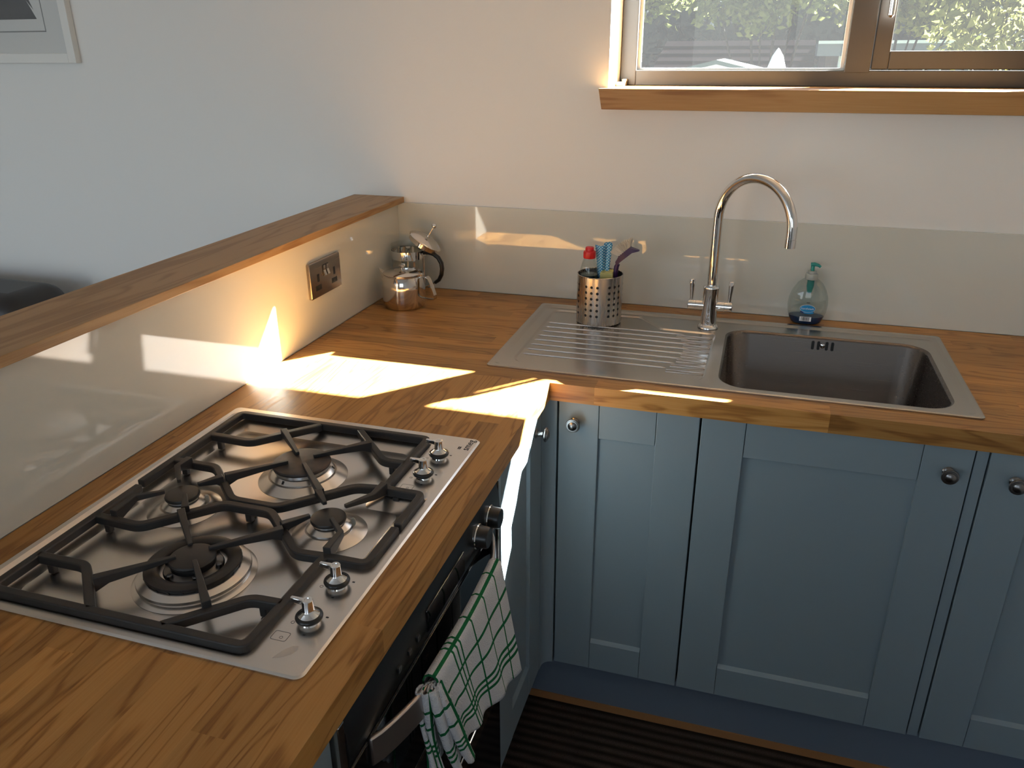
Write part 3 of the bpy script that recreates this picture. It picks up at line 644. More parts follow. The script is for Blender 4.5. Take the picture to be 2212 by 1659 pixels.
MB().box(XO-.002, XO+.0012, OY0+.016, OY1-.016, .598, .607).build('door_trim', POLISH, dr_, bevel=.0005)
MB().box(XO-.001, XO+.0008, OY0+.016, OY1-.016, .7770, .7785).build('door_trim', POLISH, dr_)
MB().box(XO-.024, XO+.002, OY0+.0005, OY1-.0005, .392, .428).build('lower_trim', POLISH, ov, bevel=.002)
MB().box(XO-.024, XO-.002, OY0+.004, OY1-.004, ZB+.002, .390).build('storage_drawer', BGLASS, ov, bevel=.002)
hp = []
for k in range(33):
    t = k/32; y = -1.476+.472*t; s = sin(pi*t); hp.append((XO+.001+.040*min(1, (s*1.25)**.75 if s > 0 else 0), y, .7625))
MB().strip(hp, .0035, .0225, (0, 0, 1)).build('handle', SATIN, dr_, bevel=.0025, smooth=45)

# ---- checked tea towel over the handle
def towel():
    rows_, us = [], []
    NU, NV = 64, 40
    vs, uvs, fs = [], [], []
    def P3(u, v):
        # u 0..1 far edge -> near edge then back folds; v 0..1 from back hem over the rail to the front hem
        y_top = -1.092-.275*min(u, 1)
        z_top = .7925
        hem = (.515+.10*min(1, u*1.05)) if u < .9 else .61-.55*(u-.9)
        y_bot = -1.030-.275*u
        xr = .6475+.004*sin(pi*u)
        if v < .30:                       # behind the rail
            t = v/.30; return Vector((xr-.010-.003*sin(9*u), y_top, .60+(.785-.60)*t))
        if v < .42:                       # over the top
            t = (v-.30)/.12; a = pi*(1-t); return Vector((xr+.0105*cos(a), y_top, .785+.0105*sin(a)))
        t = (v-.42)/.58
        y = y_top+(y_bot-y_top)*t
        z = .785+(hem-.785)*t
        fold = .006*sin(u*16+1.2*t)*t*(.35+u) + .010*t*(1-u)
        return Vector((xr+.0105+fold+.004*t, y, z))
    for i in range(NU+1):
        for j in range(NV+1):
            u, v = i/NU, j/NV; p = P3(u, v); vs.append(p); uvs.append((u*.30, max(0, (v-.30))*.36))
    for i in range(NU):
        for j in range(NV): a = i*(NV+1)+j; fs.append((a, a+1, a+NV+2, a+NV+1))
    # gathered folds hanging at the near end: four narrow layers
    for q, (y0, dx, zb, yb) in enumerate(((-1.366, .0075, .572, -1.292), (-1.374, .0015, .560, -1.318), (-1.380, -.0045, .60, -1.352), (-1.384, -.0105, .628, -1.372))):
        base = len(vs); n1, n2 = 8, 22
        for i in range(n1+1):
            for j in range(n2+1):
                a = 2*pi*i/n1; t = j/n2; r = .0052+.0025*sin(3*t+q)
                yy = y0+(yb-y0)*t**1.3; xx = .650+dx+.020*t*(1 if q < 2 else .3)+.003*sin(5*t+q); zz = .786+(zb-.786)*t
                tap = 1 if j < n2 else .55
                vs.append(Vector((xx+r*tap*.8*cos(a), yy+r*tap*1.7*sin(a), zz))); uvs.append((.30+.02*q+.02*i/n1, .04+.23*t))
        for i in range(n1):
            for j in range(n2): a = base+i*(n2+1)+j; fs.append((a, a+1, a+n2+2, a+n2+1))
    o0 = Vector((.65, -1.23, .6)); me = bpy.data.meshes.new('tea_towel'); me.from_pydata([tuple(v-o0) for v in vs], [], fs)
    uvl = me.uv_layers.new(name='UVMap')
    for l in me.loops: uvl.data[l.index].uv = uvs[l.vertex_index]
    me.polygons.foreach_set('use_smooth', [True]*len(me.polygons)); me.materials.append(TOWEL)
    o = bpy.data.objects.new('tea_towel', me); COL.objects.link(o); o.location = o0
    so_ = o.modifiers.new('solid', 'SOLIDIFY'); so_.thickness = .0022; so_.offset = 0
    return tag(o, 'white terry tea towel with green checked lines hung over the oven handle', 'tea towel')
towel()

# ================================================================== things on the worktop
# ---- utensil holder
HC = (.630, -.168); HR, HH = .0582, .126; HZ = zf+.0016
uh = empty('utensil_holder', (HC[0], HC[1], HZ), 'perforated brushed steel utensil pot standing on the sink drainer', 'utensil holder')
m = MB(); NC = 24; ys = [.020+.0150*i for i in range(7)]
def cyl(a, z, r=HR): return (HC[0]+r*cos(a), HC[1]+r*sin(a), HZ+z)
a_off = radians(-100)
for i in range(NC):
    a0 = a_off+2*pi*(i-.5)/NC; a1 = a0+2*pi/NC; am = (a0+a1)/2
    solid = (i % 4 == 2)
    zz = [0.004]+ys+[HH]
    for k in range(len(zz)-1):
        z0, z1 = zz[k], zz[k+1]
        sub = [a0+(a1-a0)*q/3 for q in range(4)]
        if k == 0 or k == len(zz)-2 or solid:
            for q in range(3): m.add([cyl(sub[q], z0), cyl(sub[q+1], z0), cyl(sub[q+1], z1), cyl(sub[q], z1)], [(0, 1, 2, 3)])
        else:
            zm = (z0+z1)/2; rr = .0035; n = 16; inn = []; out = []
            hz, ha = (z1-z0)/2, (a1-a0)/2
            for q in range(n):
                t = 2*pi*q/n; c_, s_ = cos(t), sin(t); inn.append(cyl(am+rr/HR*c_, zm+rr*s_)); kk = max(abs(c_), abs(s_)); out.append(cyl(am+ha*c_/kk, zm+hz*s_/kk))
            m.loops([out, inn])
MB().lathe([(HR-.003, .0005), (HR-.0008, .0015), (HR, .004)], (HC[0], HC[1], HZ), (0, 0, 1), 72, True, False).build('pot_base', STEELV, uh, smooth=40)
pot = m.build('pot', STEELV, uh)
bm = bmesh.new(); bm.from_mesh(pot.data); bmesh.ops.remove_doubles(bm, verts=bm.verts, dist=.00002); bmesh.ops.recalc_face_normals(bm, faces=bm.faces); bm.to_mesh(pot.data); bm.free()
pot.data.polygons.foreach_set('use_smooth', [True]*len(pot.data.polygons))
pot.data.normals_split_custom_set_from_vertices([Vector((v.co.x, v.co.y, 0)).normalized() for v in pot.data.vertices])
MB().lathe([(HR-.0022, .003), (HR-.0022, HH-.004)], (HC[0], HC[1], HZ), (0, 0, 1), 48, False, False).build('inside_shade', BLACKM, uh, smooth=50)  # black sleeve added: the dark inside of the steel pot as a colour
MB().lathe([(HR+.0004, HH-.0012), (HR+.0006, HH), (HR-.0006, HH+.0008), (HR-.0016, HH), (HR-.0014, HH-.0012)], (HC[0], HC[1], HZ), (0, 0, 1), 72, False, False).build('rim', STEELV, uh, smooth=50)
# detergent bottle
bx, by = .600, -.166; bz = HZ+.003
db = empty('detergent_bottle', (bx, by, bz), 'clear washing-up liquid bottle with a red cap in the utensil pot', 'bottle')
MB().lathe([(.020, 0), (.0235, .002), (.0245, .010), (.0245, .105), (.0235, .125), (.019, .145), (.0145, .158), (.0135, .164)], (bx, by, bz), (0, 0, 1), 32, True, False).build('bottle_body', PLASTIC, db, smooth=50)
MB().lathe([(.019, .002), (.0228, .006), (.0228, .118), (.0002, .118)], (bx, by, bz), (0, 0, 1), 28, True, False).build('liquid', LIQUID2, db, smooth=50)
cp_ = MB().lathe([(.0150, .160), (.0158, .162), (.0158, .174), (.0150, .1775), (.0112, .1785), (.0108, .186), (.0098, .1880), (.0002, .1882)], (bx, by, bz), (0, 0, 1), 28).build('cap', RED, db, smooth=35)
# folded dotted cloth
dc = MB(); pts = []
cols = []
for i in range(15):
    t = i/14
    cols.append((.612+.040*t+.003*sin(6*t), -.150-.012*sin(pi*t*1.5)-.010*t, 1.106+.006*(t > .6)*1.0-.003*(1-t)))
NVc = 10; vs = []; fs = []
for i, (x, y, zt) in enumerate(cols):
    for j in range(NVc+1):
        s = j/NVc; k = 1-s; xc = .632; vs.append((xc+(x-xc)*(.45+.55*k), y+.004*sin(4*s), zt-s*(zt-1.0)))
for i in range(14):
    for j in range(NVc): a = i*(NVc+1)+j; fs.append((a, a+1, a+NVc+2, a+NVc+1))
o = MB().add(vs, fs).build('dish_cloth', DOTS, org=(.632, -.155, 1.0), smooth=60); s_ = o.modifiers.new('s', 'SOLIDIFY'); s_.thickness = .0018
# rolled top corner
tag(o, 'folded blue dish cloth with white dots standing in the utensil pot', 'dish cloth')
rl = MB().tube([(.645, -.166, 1.000), (.648, -.167, 1.06), (.6515, -.168, 1.108), (.652, -.168, 1.1125)], [.004, .0055, .0065, .0065], 14, False).build('cloth_roll', DOTS, o, smooth=60)
sp = MB(); sp.box(.632, .664, -.185, -.150, HZ+.045, 1.040); sp.box(.643, .664, -.1845, -.1505, 1.0399, 1.0425); o = sp.build('sponge', SPONGE, org=(.648, -.167, HZ+.05), bevel=.004); tag(o, 'yellow washing-up sponge inside the utensil pot', 'sponge')
# brush
br = empty('dish_brush', (.662, -.168, HZ+.003), 'purple dish brush with cream bristles leaning in the utensil pot', 'brush')
hb_ = MB(); hb_.tube([(.655, -.166, HZ+.004), (.664, -.168, 1.00), (.668, -.168, 1.03), (.6705, -.168, 1.055), (.674, -.168, 1.062)], [.004, .0055, .0062, .0062, .0055], 12)
hb_.loops([[(.670, -.176, 1.058), (.670, -.160, 1.058), (.668, -.160, 1.068), (.668, -.176, 1.068)], [(.684, -.180, 1.072), (.684, -.156, 1.072), (.676, -.156, 1.083), (.676, -.180, 1.083)], [(.709, -.180, 1.094), (.709, -.156, 1.094), (.701, -.156, 1.106), (.701, -.180, 1.106)], [(.726, -.174, 1.0985), (.726, -.162, 1.0985), (.724, -.162, 1.1005), (.724, -.174, 1.1005)]], True, True)
hb_.build('brush_handle', PURPLE, br, smooth=40)
bm_ = MB(); rg = random.Random(5)
ax = Vector((.6765, -.168, 1.083)); bxv = Vector((.703, -.168, 1.106)); nrm = Vector((-.66, 0, .75))
for i in range(520):
    t = rg.random(); p = ax.lerp(bxv, t)+Vector((0, rg.uniform(-.010, .010), 0))
    d = (nrm+Vector(((t-.45)*1.5, rg.uniform(-.3, .3), (t-.4)*.35))+Vector((rg.uniform(-.12, .12),)*3)).normalized(); q = p+d*rg.uniform(.018, .025)
    s = d.orthogonal().normalized()*.0008; e = d.cross(s)
    bm_.add([p+s, p-s*.5+e*.8, p-s*.5-e*.8, q+s, q-s*.5+e*.8, q-s*.5-e*.8], [(0, 1, 4, 3), (1, 2, 5, 4), (2, 0, 3, 5), (3, 4, 5)])
o = bm_.build('bristles', BRISTLE, br); o['kind'] = 'stuff'
for i in range(7):
    p = ax.lerp(bxv, i/6); MB().box(p.x-.0012, p.x+.0012, -.1785, -.1575, p.z-.001, p.z+.0018).build('tuft_base', PURPLE, br)

# ---- soap dispenser
SB = (1.143, -.043, T)
sd_ = empty('soap_dispenser', SB, 'clear pump bottle of blue handwash standing behind the sink', 'soap dispenser')
prof = [(.030, .0003), (.036, .003), (.0405, .012), (.0465, .032), (.0485, .050), (.0470, .068), (.0405, .088), (.0300, .106), (.0190, .115), (.0145, .117)]
FY = .56
MB().lathe(prof, SB, (0, 0, 1), 48, True, False, 1, FY).build('bottle_body', PLASTIC, sd_, smooth=50)
MB().lathe([(.029, .0012), (.035, .0035), (.0392, .012), (.0425, .021), (.0002, .0205)], SB, (0, 0, 1), 40, True, False, 1, FY).build('liquid', LIQUID, sd_, smooth=50)
MB().lathe([(.0148, .1155), (.0152, .117), (.0152, .128), (.0140, .130), (.0110, .1305), (.0105, .136), (.006, .137)], SB, (0, 0, 1), 28).build('collar', FROST, sd_, smooth=35)
pm = MB(); pm.tube([(1.143, -.043, T+.136), (1.143, -.043, T+.150)], .0046, 14); pm.tube([(1.138, -.043, T+.152), (1.146, -.044, T+.1535), (1.155, -.046, T+.152), (1.161, -.047, T+.148)], [.0052, .0050, .0038, .0030], 12); pm.build('pump_head', TEAL, sd_, smooth=50)
MB().lathe([(.0085, .113), (.0088, .098), (.0060, .083), (.0045, .080), (.0002, .080)], SB, (0, 0, 1), 20).build('pump_housing', TEAL, sd_, smooth=40)
def disc(name, cx, cz, rx, rz, y, m, par):
    n = 36; q = MB(); q.loops([[(cx+rx*cos(2*pi*i/n), y+.0006, cz+rz*sin(2*pi*i/n)) for i in range(n)], [(cx+rx*cos(2*pi*i/n), y, cz+rz*sin(2*pi*i/n)) for i in range(n)]], True, True); return q.build(name, m, par)
yl = SB[1]-.0485*FY
disc('label', 1.1425, T+.0375, .0165, .0055, yl-.0006, LABELN, sd_)
disc('label', 1.146, T+.0355, .0125, .0035, yl-.0010, LABELB, sd_)
disc('label', 1.1425, T+.0458, .0186, .0100, yl-.0011, LABELW, sd_)
disc('label', 1.1425, T+.0458, .0178, .0092, yl-.0017, LABELB, sd_)
text('label_text', 'handwash', .0078, LABELW, (1.1425, yl-.0021, T+.0458), (radians(90), 0, 0), sd_)
bc = MB().box(1.1265, 1.1545, yl-.0004, yl, T+.0125, T+.0240).build('barcode', LABELW, sd_); rg = random.Random(2); x = 1.130; q = MB()
while x < 1.1505: w_ = rg.choice((.0005, .0008, .0012)); q.box(x, x+w_, yl-.0007, yl-.0004, T+.0135, T+.0232); x += w_+rg.choice((.0005, .0009))
q.build('bars', INK, bc)
MB().box(1.1385, 1.1465, yl-.0002, yl+.0004, T+.0600, T+.0614).build('print', INK, sd_)

# ---- steel teapot
TC = (.0905, -.190, T)
tpt = empty('steel_teapot', TC, 'polished steel teapot with strap handle in front of the cafetiere', 'teapot')
MB().lathe([(.050, .0003), (.0555, .002), (.0575, .007), (.0590, .022), (.0585, .055), (.0570, .0726), (.0545, .0814), (.0520, .0869), (.0535, .08855), (.0535, .09075), (.0505, .0913)], TC, (0, 0, 1), 56, True, True).build('teapot_body', POLISH, tpt, smooth=35)
lid = MB().lathe([(.0535, .0918), (.0535, .0935), (.0500, .0955), (.030, .0990), (.012, .1002), (.0002, .1005)], TC, (0, 0, 1), 48, True, False).build('lid', POLISH, tpt, smooth=35)
MB().lathe([(.0045, 0), (.0040, .006), (.0090, .0085), (.0105, .0115), (.0090, .0145), (.0002, .0155)], (TC[0]-.002, TC[1], T+0.10032), (0, 0, 1), 24).build('lid_knob', POLISH, lid, smooth=45)
s = MB(); 
s.loops([[(.043, -.190-.016, T+0.05500), (.043, -.190+.016, T+0.05500), (.040, -.190+.012, T+0.08800), (.040, -.190-.012, T+0.08800)], [(.030, -.190-.010, T+0.07810), (.030, -.190+.010, T+0.07810), (.028, -.190+.007, T+0.09460), (.028, -.190-.007, T+0.09460)], [(.0195, -.190-.004, T+0.09955), (.0195, -.190+.004, T+0.09955), (.0190, -.190+.003, T+0.10175), (.0190, -.190-.003, T+0.10175)]], True, True)
s.build('spout', POLISH, tpt, bevel=.002, smooth=50)
hpts = [(.1405, -.190, T+0.08360), (.150, -.191, T+0.08745), (.160, -.193, T+0.08745), (.168, -.195, T+0.08360), (.175, -.197, T+0.07040), (.183, -.199, T+0.04840), (.1875, -.200, T+0.03410), (.186, -.200, T+0.02860), (.178, -.198, T+0.02695), (.160, -.195, T+0.02695), (.146, -.192, T+0.02695)]
ls = []
for i, p in enumerate(hpts):
    p = Vector(p); t = (Vector(hpts[min(i+1, len(hpts)-1)])-Vector(hpts[max(i-1, 0)])).normalized(); up_ = Vector((.15, 1, 0)).normalized(); n_v = t.cross(up_).normalized(); wd = .0075 if 2 <= i <= 7 else .0045
    ls.append([p+up_*wd+n_v*.0009, p+up_*wd-n_v*.0009, p-up_*wd-n_v*.0009, p-up_*wd+n_v*.0009])
MB().loops(ls, True, True).build('handle', POLISH, tpt, smooth=60)
hg = MB(); hg.box(.1380, .1500, -.197, -.183, T+0.08800, T+0.09625); hg.tube([(.144, -.199, T+0.09240), (.144, -.181, T+0.09240)], .003, 10); hg.build('hinge', POLISH, tpt, bevel=.001, smooth=40)

# ---- cafetiere
CC = (.0545, -.074, T); CR = .0455
cf = empty('cafetiere', CC, 'glass cafetiere with black handle and its steel lid tipped on the rim', 'cafetiere')
MB().lathe([(.0002, .012), (CR-.006, .012), (CR-.001, .016), (CR, .022), (CR, .140), (CR+.001, .1445)], CC, (0, 0, 1), 56, False, False).build('glass_beaker', CLEAR, cf, smooth=50)
MB().lathe([(CR+.0006, .105), (CR+.0014, .105), (CR+.0014, .128), (CR+.0006, .128)], CC, (0, 0, 1), 56, False, False).build('steel_band', CHROME, cf, smooth=40)
bs = MB(); bs.lathe([(CR+.0006, .004), (CR+.0014, .004), (CR+.0014, .014), (CR+.0006, .014)], CC, (0, 0, 1), 56, False, False)
for k in range(4):
    a = radians(45+90*k); d = Vector((cos(a), sin(a), 0)); c_ = Vector(CC); bs.strip([c_+d*(CR+.001)+Vector((0, 0, .0002)), c_+d*(CR+.001)+Vector((0, 0, .106))], .003, .0006, d)
bs.build('frame', CHROME, cf, smooth=40)
hd = [(.1045, -.0745, 1.031), (.120, -.075, 1.0325), (.135, -.076, 1.030), (.149, -.077, 1.021), (.1580, -.078, 1.006), (.1600, -.078, .990), (.1570, -.078, .972), (.1490, -.077, .957), (.1370, -.077, .9480)]
hh = MB(); ls = []
for i, p in enumerate(hd):
    p = Vector(p); t = (Vector(hd[min(i+1, len(hd)-1)])-Vector(hd[max(i-1, 0)])).normalized(); b_ = Vector((0, 1, 0)); n_v = t.cross(b_).normalized(); w_ = (.0045, .0052, .0056, .006, .0062, .0062, .006, .0056, .005)[i]
    ls.append([p+n_v*w_*cos(2*pi*k/12)+b_*.0075*sin(2*pi*k/12) for k in range(12)])
hh.loops(ls, True, True); hh.build('handle', BLACK, cf, smooth=50)
br_ = MB(); br_.strip([(.0995, -.0745, 1.026), (.113, -.0748, 1.0305)], .005, .004, (0, 0, 1)); br_.tube([(.137, -.077, .949), (.120, -.077, .940), (.104, -.0755, .932), (.0995, -.0750, .922)], .0026, 10); br_.tube([(.1015, -.071, .915), (.1015, -.071, 1.036), (.1030, -.071, 1.052)], .0018, 8); br_.build('handle_bracket', CHROME, cf, smooth=45)
tilt = Vector((.52, .13, .85)).normalized(); lc = Vector((.1075, -.068, 1.063))
ld = MB().lathe([(.0440, -.012), (.0455, -.012), (.0458, -.001), (.0495, 0), (.0505, .0015), (.0490, .003), (.0440, .0065), (.030, .0135), (.014, .0165), (.0002, .0172)], lc, tilt, 56, False, False).build('lid', POLISH, cf, smooth=40)
MB().tube([lc+tilt*.016, lc+tilt*.046], .0019, 10).build('plunger_rod', CHROME, ld, smooth=40)
MB().lathe([(.0062, .0155), (.0058, .0195), (.003, .021), (.0002, .021)], lc, tilt, 20, False, False).build('rod_collar', CHROME, ld, smooth=40)
q = MB(); kc = lc+tilt*.0515; q.lathe([(.0075*sin(pi*i/14)+.00005, -.0075*cos(pi*i/14)) for i in range(15)], kc, (0, 0, 1), 24, False, False); q.build('lid_ball', CHROME, ld, smooth=60)
pl = MB(); pl.lathe([(.018, .064), (.020, .066), (.020, .071), (.012, .074), (.004, .078), (.0028, .098)], CC, (0, 0, 1), 28, True, True); pl.build('plunger', CHROME, cf, smooth=45)

# ---- double socket on the low wall
SY, SZ = -.452, 1.0555
sk_ = empty('double_socket', (0, SY, SZ), 'brushed nickel double power socket on the low wall splashback', 'socket')
pl_ = rrect(SY-.073, SY+.073, SZ-.043, SZ+.043, .004, 5); pi_ = rrect(SY-.0715, SY+.0715, SZ-.0415, SZ+.0415, .003, 5)
MB().loops([[(.0003, a, b) for a, b in pl_], [(.0070, a, b) for a, b in pl_], [(.0085, a, b) for a, b in pi_]], True, True).build('face_plate', NICKEL, sk_, smooth=40)
def sbox(name, y0, y1, z0, z1, x1, m, par, bevel=None): return MB().box(.0080, x1, y0, y1, z0, z1).build(name, m, par, bevel=bevel)
for dy in (-.036, .040):
    sbox('earth_slot', SY+dy-.0045, SY+dy+.0045, SZ-.006, SZ+.013, .0088, BLACK, sk_)
    ins = sbox('socket_insert', SY+dy-.0155, SY+dy+.0115, SZ-.026, SZ-.0135, .0089, BLACK, sk_, .0003)
    for e in (-.010, .006): sbox('slot', SY+dy+e-.003, SY+dy+e+.003, SZ-.0225, SZ-.017, .0091, BLACKM, ins)
for dy in (-.0075, .0075):
    sbox('switch_surround', SY+dy-.0064, SY+dy+.0064, SZ+.0025, SZ+.030, .0089, BLACK, sk_)
    q = MB(); y0, y1 = SY+dy-.0048, SY+dy+.0048; q.loops([[(.0085, y0, SZ+.004), (.0140, y0, SZ+.004), (.0102, y0, SZ+.0165), (.0110, y0, SZ+.0285), (.0085, y0, SZ+.0285)], [(.0085, y1, SZ+.004), (.0140, y1, SZ+.004), (.0102, y1, SZ+.0165), (.0110, y1, SZ+.0285), (.0085, y1, SZ+.0285)]], True, True); q.build('rocker', POLISH, sk_)

# ---- framed print on the far wall
px1, px0, pz0, pz1 = -1.032, -1.66, 1.529, 2.10
pf = empty('framed_print', ((px0+px1)/2, 0, pz0), 'black and white print in a pale wood frame on the far wall', 'picture')
m = MB(); fwid = .028
for a in ((px0, px0+fwid, pz0, pz1), (px1-fwid, px1, pz0, pz1), (px0+fwid, px1-fwid, pz0, pz0+fwid), (px0+fwid, px1-fwid, pz1-fwid, pz1)): m.box(a[0], a[1], -.022, -.0005, a[2], a[3])
m.build('picture_frame', WHITE, pf, bevel=.0012)
MB().box(px0+fwid, px1-fwid, -.0105, -.004, pz0+fwid, pz1-fwid).build('mount', PAPER, pf)
cx0, cx1, cz0, cz1 = px0+.105, px1-.100, pz0+.088, pz1-.088
q = MB(); 
for a in ((cx0, cx1, cz0, cz0+.0035), (cx0, cx1, cz1-.0035, cz1), (cx0, cx0+.003, cz0, cz1), (cx1-.003, cx1, cz0, cz1)): q.box(a[0], a[1], -.0110, -.0105, a[2], a[3])
q.build('ruled_border', GREYINK, pf)
def flat(name, pts, m, y): 
    q = MB(); q.loops([[(x, y, z) for x, z in pts], [(x, y-.0004, z) for x, z in pts]], True, True); return q.build(name, m, pf)
flat('print_shape', [(cx0+.03, cz0+.036), (cx1-.026, cz0+.036), (cx1-.075, cz0+.13), (cx1-.11, cz0+.10), (cx1-.15, cz0+.16), (cx0+.03, cz0+.12)], INK, -.0105)
flat('print_shape', [(cx1-.032, cz0+.062), (cx1-.060, cz0+.135), (cx1-.085, cz0+.16), (cx1-.070, cz0+.11)], INK, -.0105)
flat('print_shape', [(cx0+.04, cz0+.17), (cx1-.14, cz0+.20), (cx1-.09, cz0+.28), (cx0+.06, cz0+.33)], GREYINK, -.0105)
MB().box(px0+fwid, px1-fwid, -.0145, -.0135, pz0+fwid, pz1-fwid).build('picture_glass', PICGLASS, pf)

# ---- sofa beyond the low wall
sf = empty('leather_sofa', (-1.95, -.55, 0), 'dark brown leather sofa against the far wall beyond the low divider', 'sofa')
MB().box(-2.85, -1.15, -.36, -.10, .12, .865).build('backrest', LEATHER, sf, bevel=.07, segs=5, smooth=60)
MB().box(-2.84, -1.16, -.98, -.30, .12, .42).build('seat_base', LEATHER, sf, bevel=.03, segs=3, smooth=60)
for a in (-2.60, -1.975): MB().box(a, a+.62, -.97, -.355, .42, .54).build('seat_cushion', LEATHER, sf, bevel=.04, segs=4, smooth=60)
for a in (-2.86, -1.405): MB().box(a, a+.25, -.99, -.12, .10, .66).build('arm', LEATHER, sf, bevel=.06, segs=4, smooth=60)
for x in (-2.8, -1.15):
    for y in (-.93, -.17): MB().box(x-.025, x+.025, y-.025, y+.025, 0, .125).build('foot', BLACKM, sf)

# ================================================================== garden seen through the window
GZ = -2.6
struct('ground', MB().box(-25, 40, .9, 60, GZ-.1, GZ), GRASS)
def foliage(name, n, blobs, size, m, parent, seed, kind='stuff'):
    rg = random.Random(seed); mb = MB(); vs = []; fs = []
    tot = sum(b[3]**2 for b in blobs)
    for bx_, by_, bz_, br in blobs:
        for _ in range(int(n*br*br/tot)):
            while 1:
                p = Vector((rg.uniform(-1, 1), rg.uniform(-1, 1), rg.uniform(-1, 1)))
                if .15 < p.length < 1: break
            p = p*br*(.75+.5*rg.random()); p.z *= .85; c = Vector((bx_, by_, bz_))+p
            d = Vector((rg.gauss(0, 1), rg.gauss(0, 1), rg.gauss(0, 1)-.3)).normalized(); s = d.orthogonal().normalized()
            s = (Matrix.Rotation(rg.random()*6.28, 3, d) @ s); t = d.cross(s); l = size*rg.uniform(.6, 1.3); w_ = l*.55
            k = len(vs); vs += [tuple(c-s*l), tuple(c+t*w_-s*l*.1+d*l*.12), tuple(c+s*l), tuple(c-t*w_-s*l*.1+d*l*.12)]; fs.append((k, k+1, k+2, k+3))
    mb.add(vs, fs); o0 = ORG[parent]; me = bpy.data.meshes.new(name); me.from_pydata([tuple(Vector(v)-o0) for v in vs], [], fs); me.materials.append(m)
    o = bpy.data.objects.new(name, me); COL.objects.link(o); o.parent = parent; o['kind'] = kind; return o
def tree(x, y, h, blobs, n, size, m, label, seed, cat='tree'):
    t = empty('garden_tree', (x, y, GZ), label, cat, None)
    q = MB(); q.tube([(x, y, GZ), (x+.05, y, GZ+h*.3), (x-.03, y+.05, GZ+h*.65)], [.11, .08, .03], 10); rg = random.Random(seed)
    for bx_, by_, bz_, br in blobs: q.tube([(x, y, GZ+h*.35), ((x+bx_)/2, (y+by_)/2, (GZ+h*.35+bz_)/2+.2), (bx_, by_, bz_)], [.03, .02, .008], 6)
    q.build('trunk', BARK, t, smooth=60)
    foliage('crown', n, blobs, size, m, t, seed)
    return t
tree(-1.3, 8.2, 6, [(-.9, 8.2, 2.6, .75), (-.35, 8.1, 2.25, .5), (-.4, 8.3, 3.2, .7), (-1.6, 8.3, 3.4, .8), (-.75, 7.9, 1.95, .3)], 4600, .060, LEAF1, 'mid-green tree behind the left edge of the fixed window pane', 11)
tree(.9, 10.4, 6, [(.5, 10.4, 2.75, .75), (1.25, 10.3, 2.5, .65), (1.0, 10.5, 3.7, .9), (.15, 10.3, 2.2, .42), (.75, 10.2, 2.05, .38), (1.6, 10.4, 3.2, .55)], 6200, .062, LEAF1, 'leafy garden tree standing behind the shed', 12)
tree(2.7, 12.6, 6, [(2.6, 12.6, 2.9, .8), (3.3, 12.6, 2.7, .75), (2.2, 12.5, 2.3, .45), (3.0, 12.4, 2.1, .42), (2.9, 12.7, 4.0, 1.0), (3.7, 12.6, 2.2, .45)], 6200, .070, LEAF2, 'yellow-green tree with drooping branches before the brick house', 13)
tree(3.3, 7.6, 5, [(3.0, 7.5, 2.3, .45), (3.25, 7.5, 1.75, .42), (2.75, 7.5, 1.7, .35), (3.1, 7.7, 3.0, .6), (3.6, 7.5, 1.55, .3), (2.7, 7.6, 2.5, .4)], 2400, .062, LEAF2, 'sunlit yellow-green shrub tree behind the opening casement', 14)
tree(6.4, 15, 7, [(5.0, 14.6, 3.2, 1.3), (6.2, 15, 3.4, 1.7), (5.6, 14.8, 1.4, 1.3), (7.2, 15.2, 1.2, 1.4)], 3600, .10, LEAF3, 'dark bluish-green tree deep in the garden behind the casement', 15)
hd_ = empty('garden_hedge', (0, 27, GZ), 'tall dark hedge along the end of the garden', 'hedge')
foliage('hedge_leaves', 9000, [(-9+2.1*i, 27+.4*(i % 2), .6+.9*(i % 3), 2.2) for i in range(13)]+[(-9+2.1*i, 27.4, 4.4+.5*(i % 2), 2.0) for i in range(13)], .20, LEAF3, hd_, 16)
MB().box(-10, 18, 27.8, 28.6, GZ, 5).build('hedge_core', LEAF3, hd_)
# house with fascia
hs = empty('brick_house', (5, 18.5, GZ), 'low dark brick house with pale fascia beyond the trees', 'house')
MB().box(2.05, 6.3, 17.6, 20.5, GZ, 1.42).build('house_wall', BRICK, hs)
MB().box(1.85, 6.5, 17.3, 20.6, 1.42, 1.66).build('fascia', FASCIA, hs)
MB().box(1.85, 6.5, 17.24, 17.3, 1.66, 1.72).build('gutter', BEAD, hs)
MB().tube([(2.35, 17.5, GZ), (2.35, 17.5, 1.6)], .05, 8).build('downpipe', BEAD, hs)
for x in (4.0, 4.55, 5.3, 5.95):
    wn = MB().box(x, x+.35, 17.55, 17.62, .5, 1.24).build('house_window', BEAD, hs); MB().box(x+.04, x+.31, 17.54, 17.56, .54, 1.20).build('pane', FASCIA, wn)
hs2 = empty('tiled_outbuilding', (-.5, 17.5, GZ), 'outbuilding with brown tiled roof behind the shed', 'outbuilding')
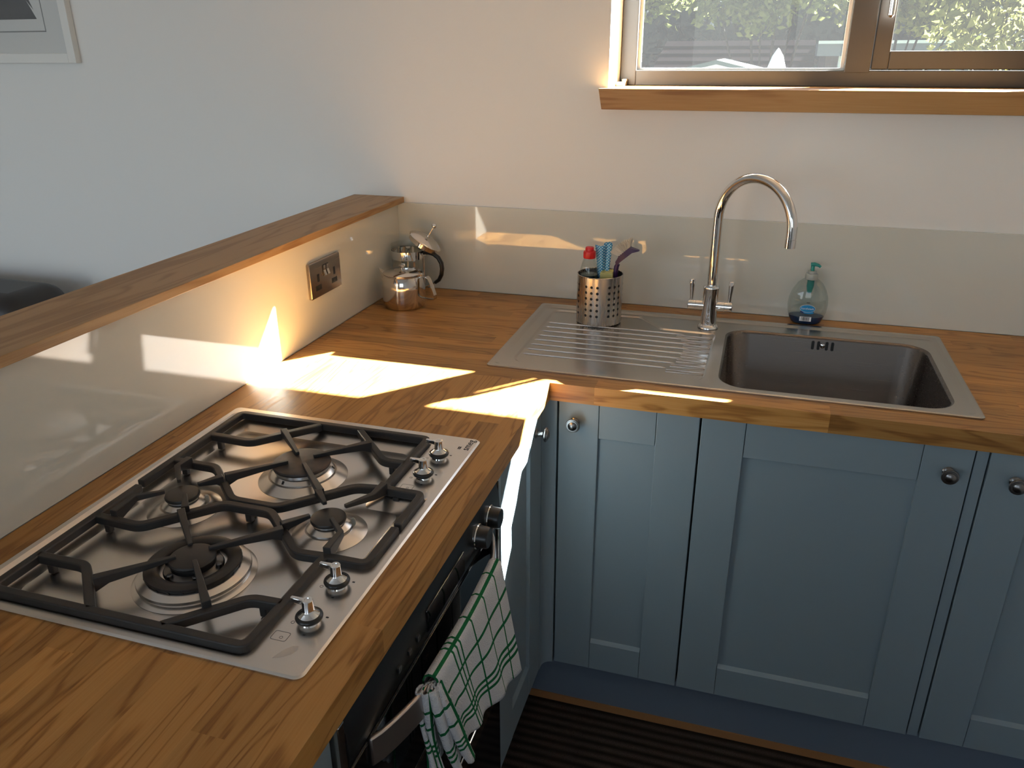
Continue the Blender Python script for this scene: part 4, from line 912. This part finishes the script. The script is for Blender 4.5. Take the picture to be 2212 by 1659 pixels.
MB().box(-1.6, 1.85, 17.0, 20, GZ, .6).build('outbuilding_wall', BRICK, hs2)
q = MB(); q.loops([[(-1.8, 16.7, .55), (-1.8, 16.7, .65), (-1.5, 18.6, 1.75), (-1.5, 18.6, 1.65)], [(1.84, 16.7, .55), (1.84, 16.7, .65), (1.84, 18.6, 1.75), (1.84, 18.6, 1.65)]], True, True); rf = q.build('roof', TILE, hs2)
for k in range(7):
    z0 = .66+.157*k; y0 = 16.72+.271*k; MB().box(-1.75, 1.84, y0, y0+.04, z0, z0+.035).build('tile_course', TILE2, rf)
# shed with white gable
sh = empty('garden_shed', (.42, 8.0, GZ), 'white garden shed with green felt roof edge', 'shed')
gx, gy, gz = .42, 7.1, 1.46
q = MB(); q.loops([[(gx-.62, gy, GZ), (gx+.62, gy, GZ), (gx+.62, gy, gz-.15), (gx, gy, gz-.02), (gx-.62, gy, gz-.15)], [(gx-.62, gy+1.5, GZ), (gx+.62, gy+1.5, GZ), (gx+.62, gy+1.5, gz-.15), (gx, gy+1.5, gz-.02), (gx-.62, gy+1.5, gz-.15)]], True, True); q.build('shed_wall', BEAD, sh)
for s in (-1, 1):
    q = MB(); q.loops([[(gx, gy-.1, gz), (gx+s*.70, gy-.1, gz-.165), (gx+s*.70, gy-.1, gz-.195), (gx, gy-.1, gz-.045)], [(gx, gy+1.6, gz), (gx+s*.70, gy+1.6, gz-.165), (gx+s*.70, gy+1.6, gz-.195), (gx, gy+1.6, gz-.045)]], True, True); q.build('roof_panel', DGREEN, sh)
pc = empty('parasol_cover', (1.02, 6.4, GZ), 'white peaked fabric cover over a closed parasol beside the shed', 'parasol')
MB().lathe([(.16, 2.4), (.13, 3.7), (.10, 3.95), (.05, 4.10), (.012, 4.16), (.0005, 4.17)], (1.02, 6.4, GZ), (0, 0, 1), 16, True, False).build('cover', BEAD, pc, smooth=40)
MB().tube([(1.02, 6.4, GZ), (1.02, 6.4, GZ+2.45)], .03, 8).build('pole', WHITE, pc)
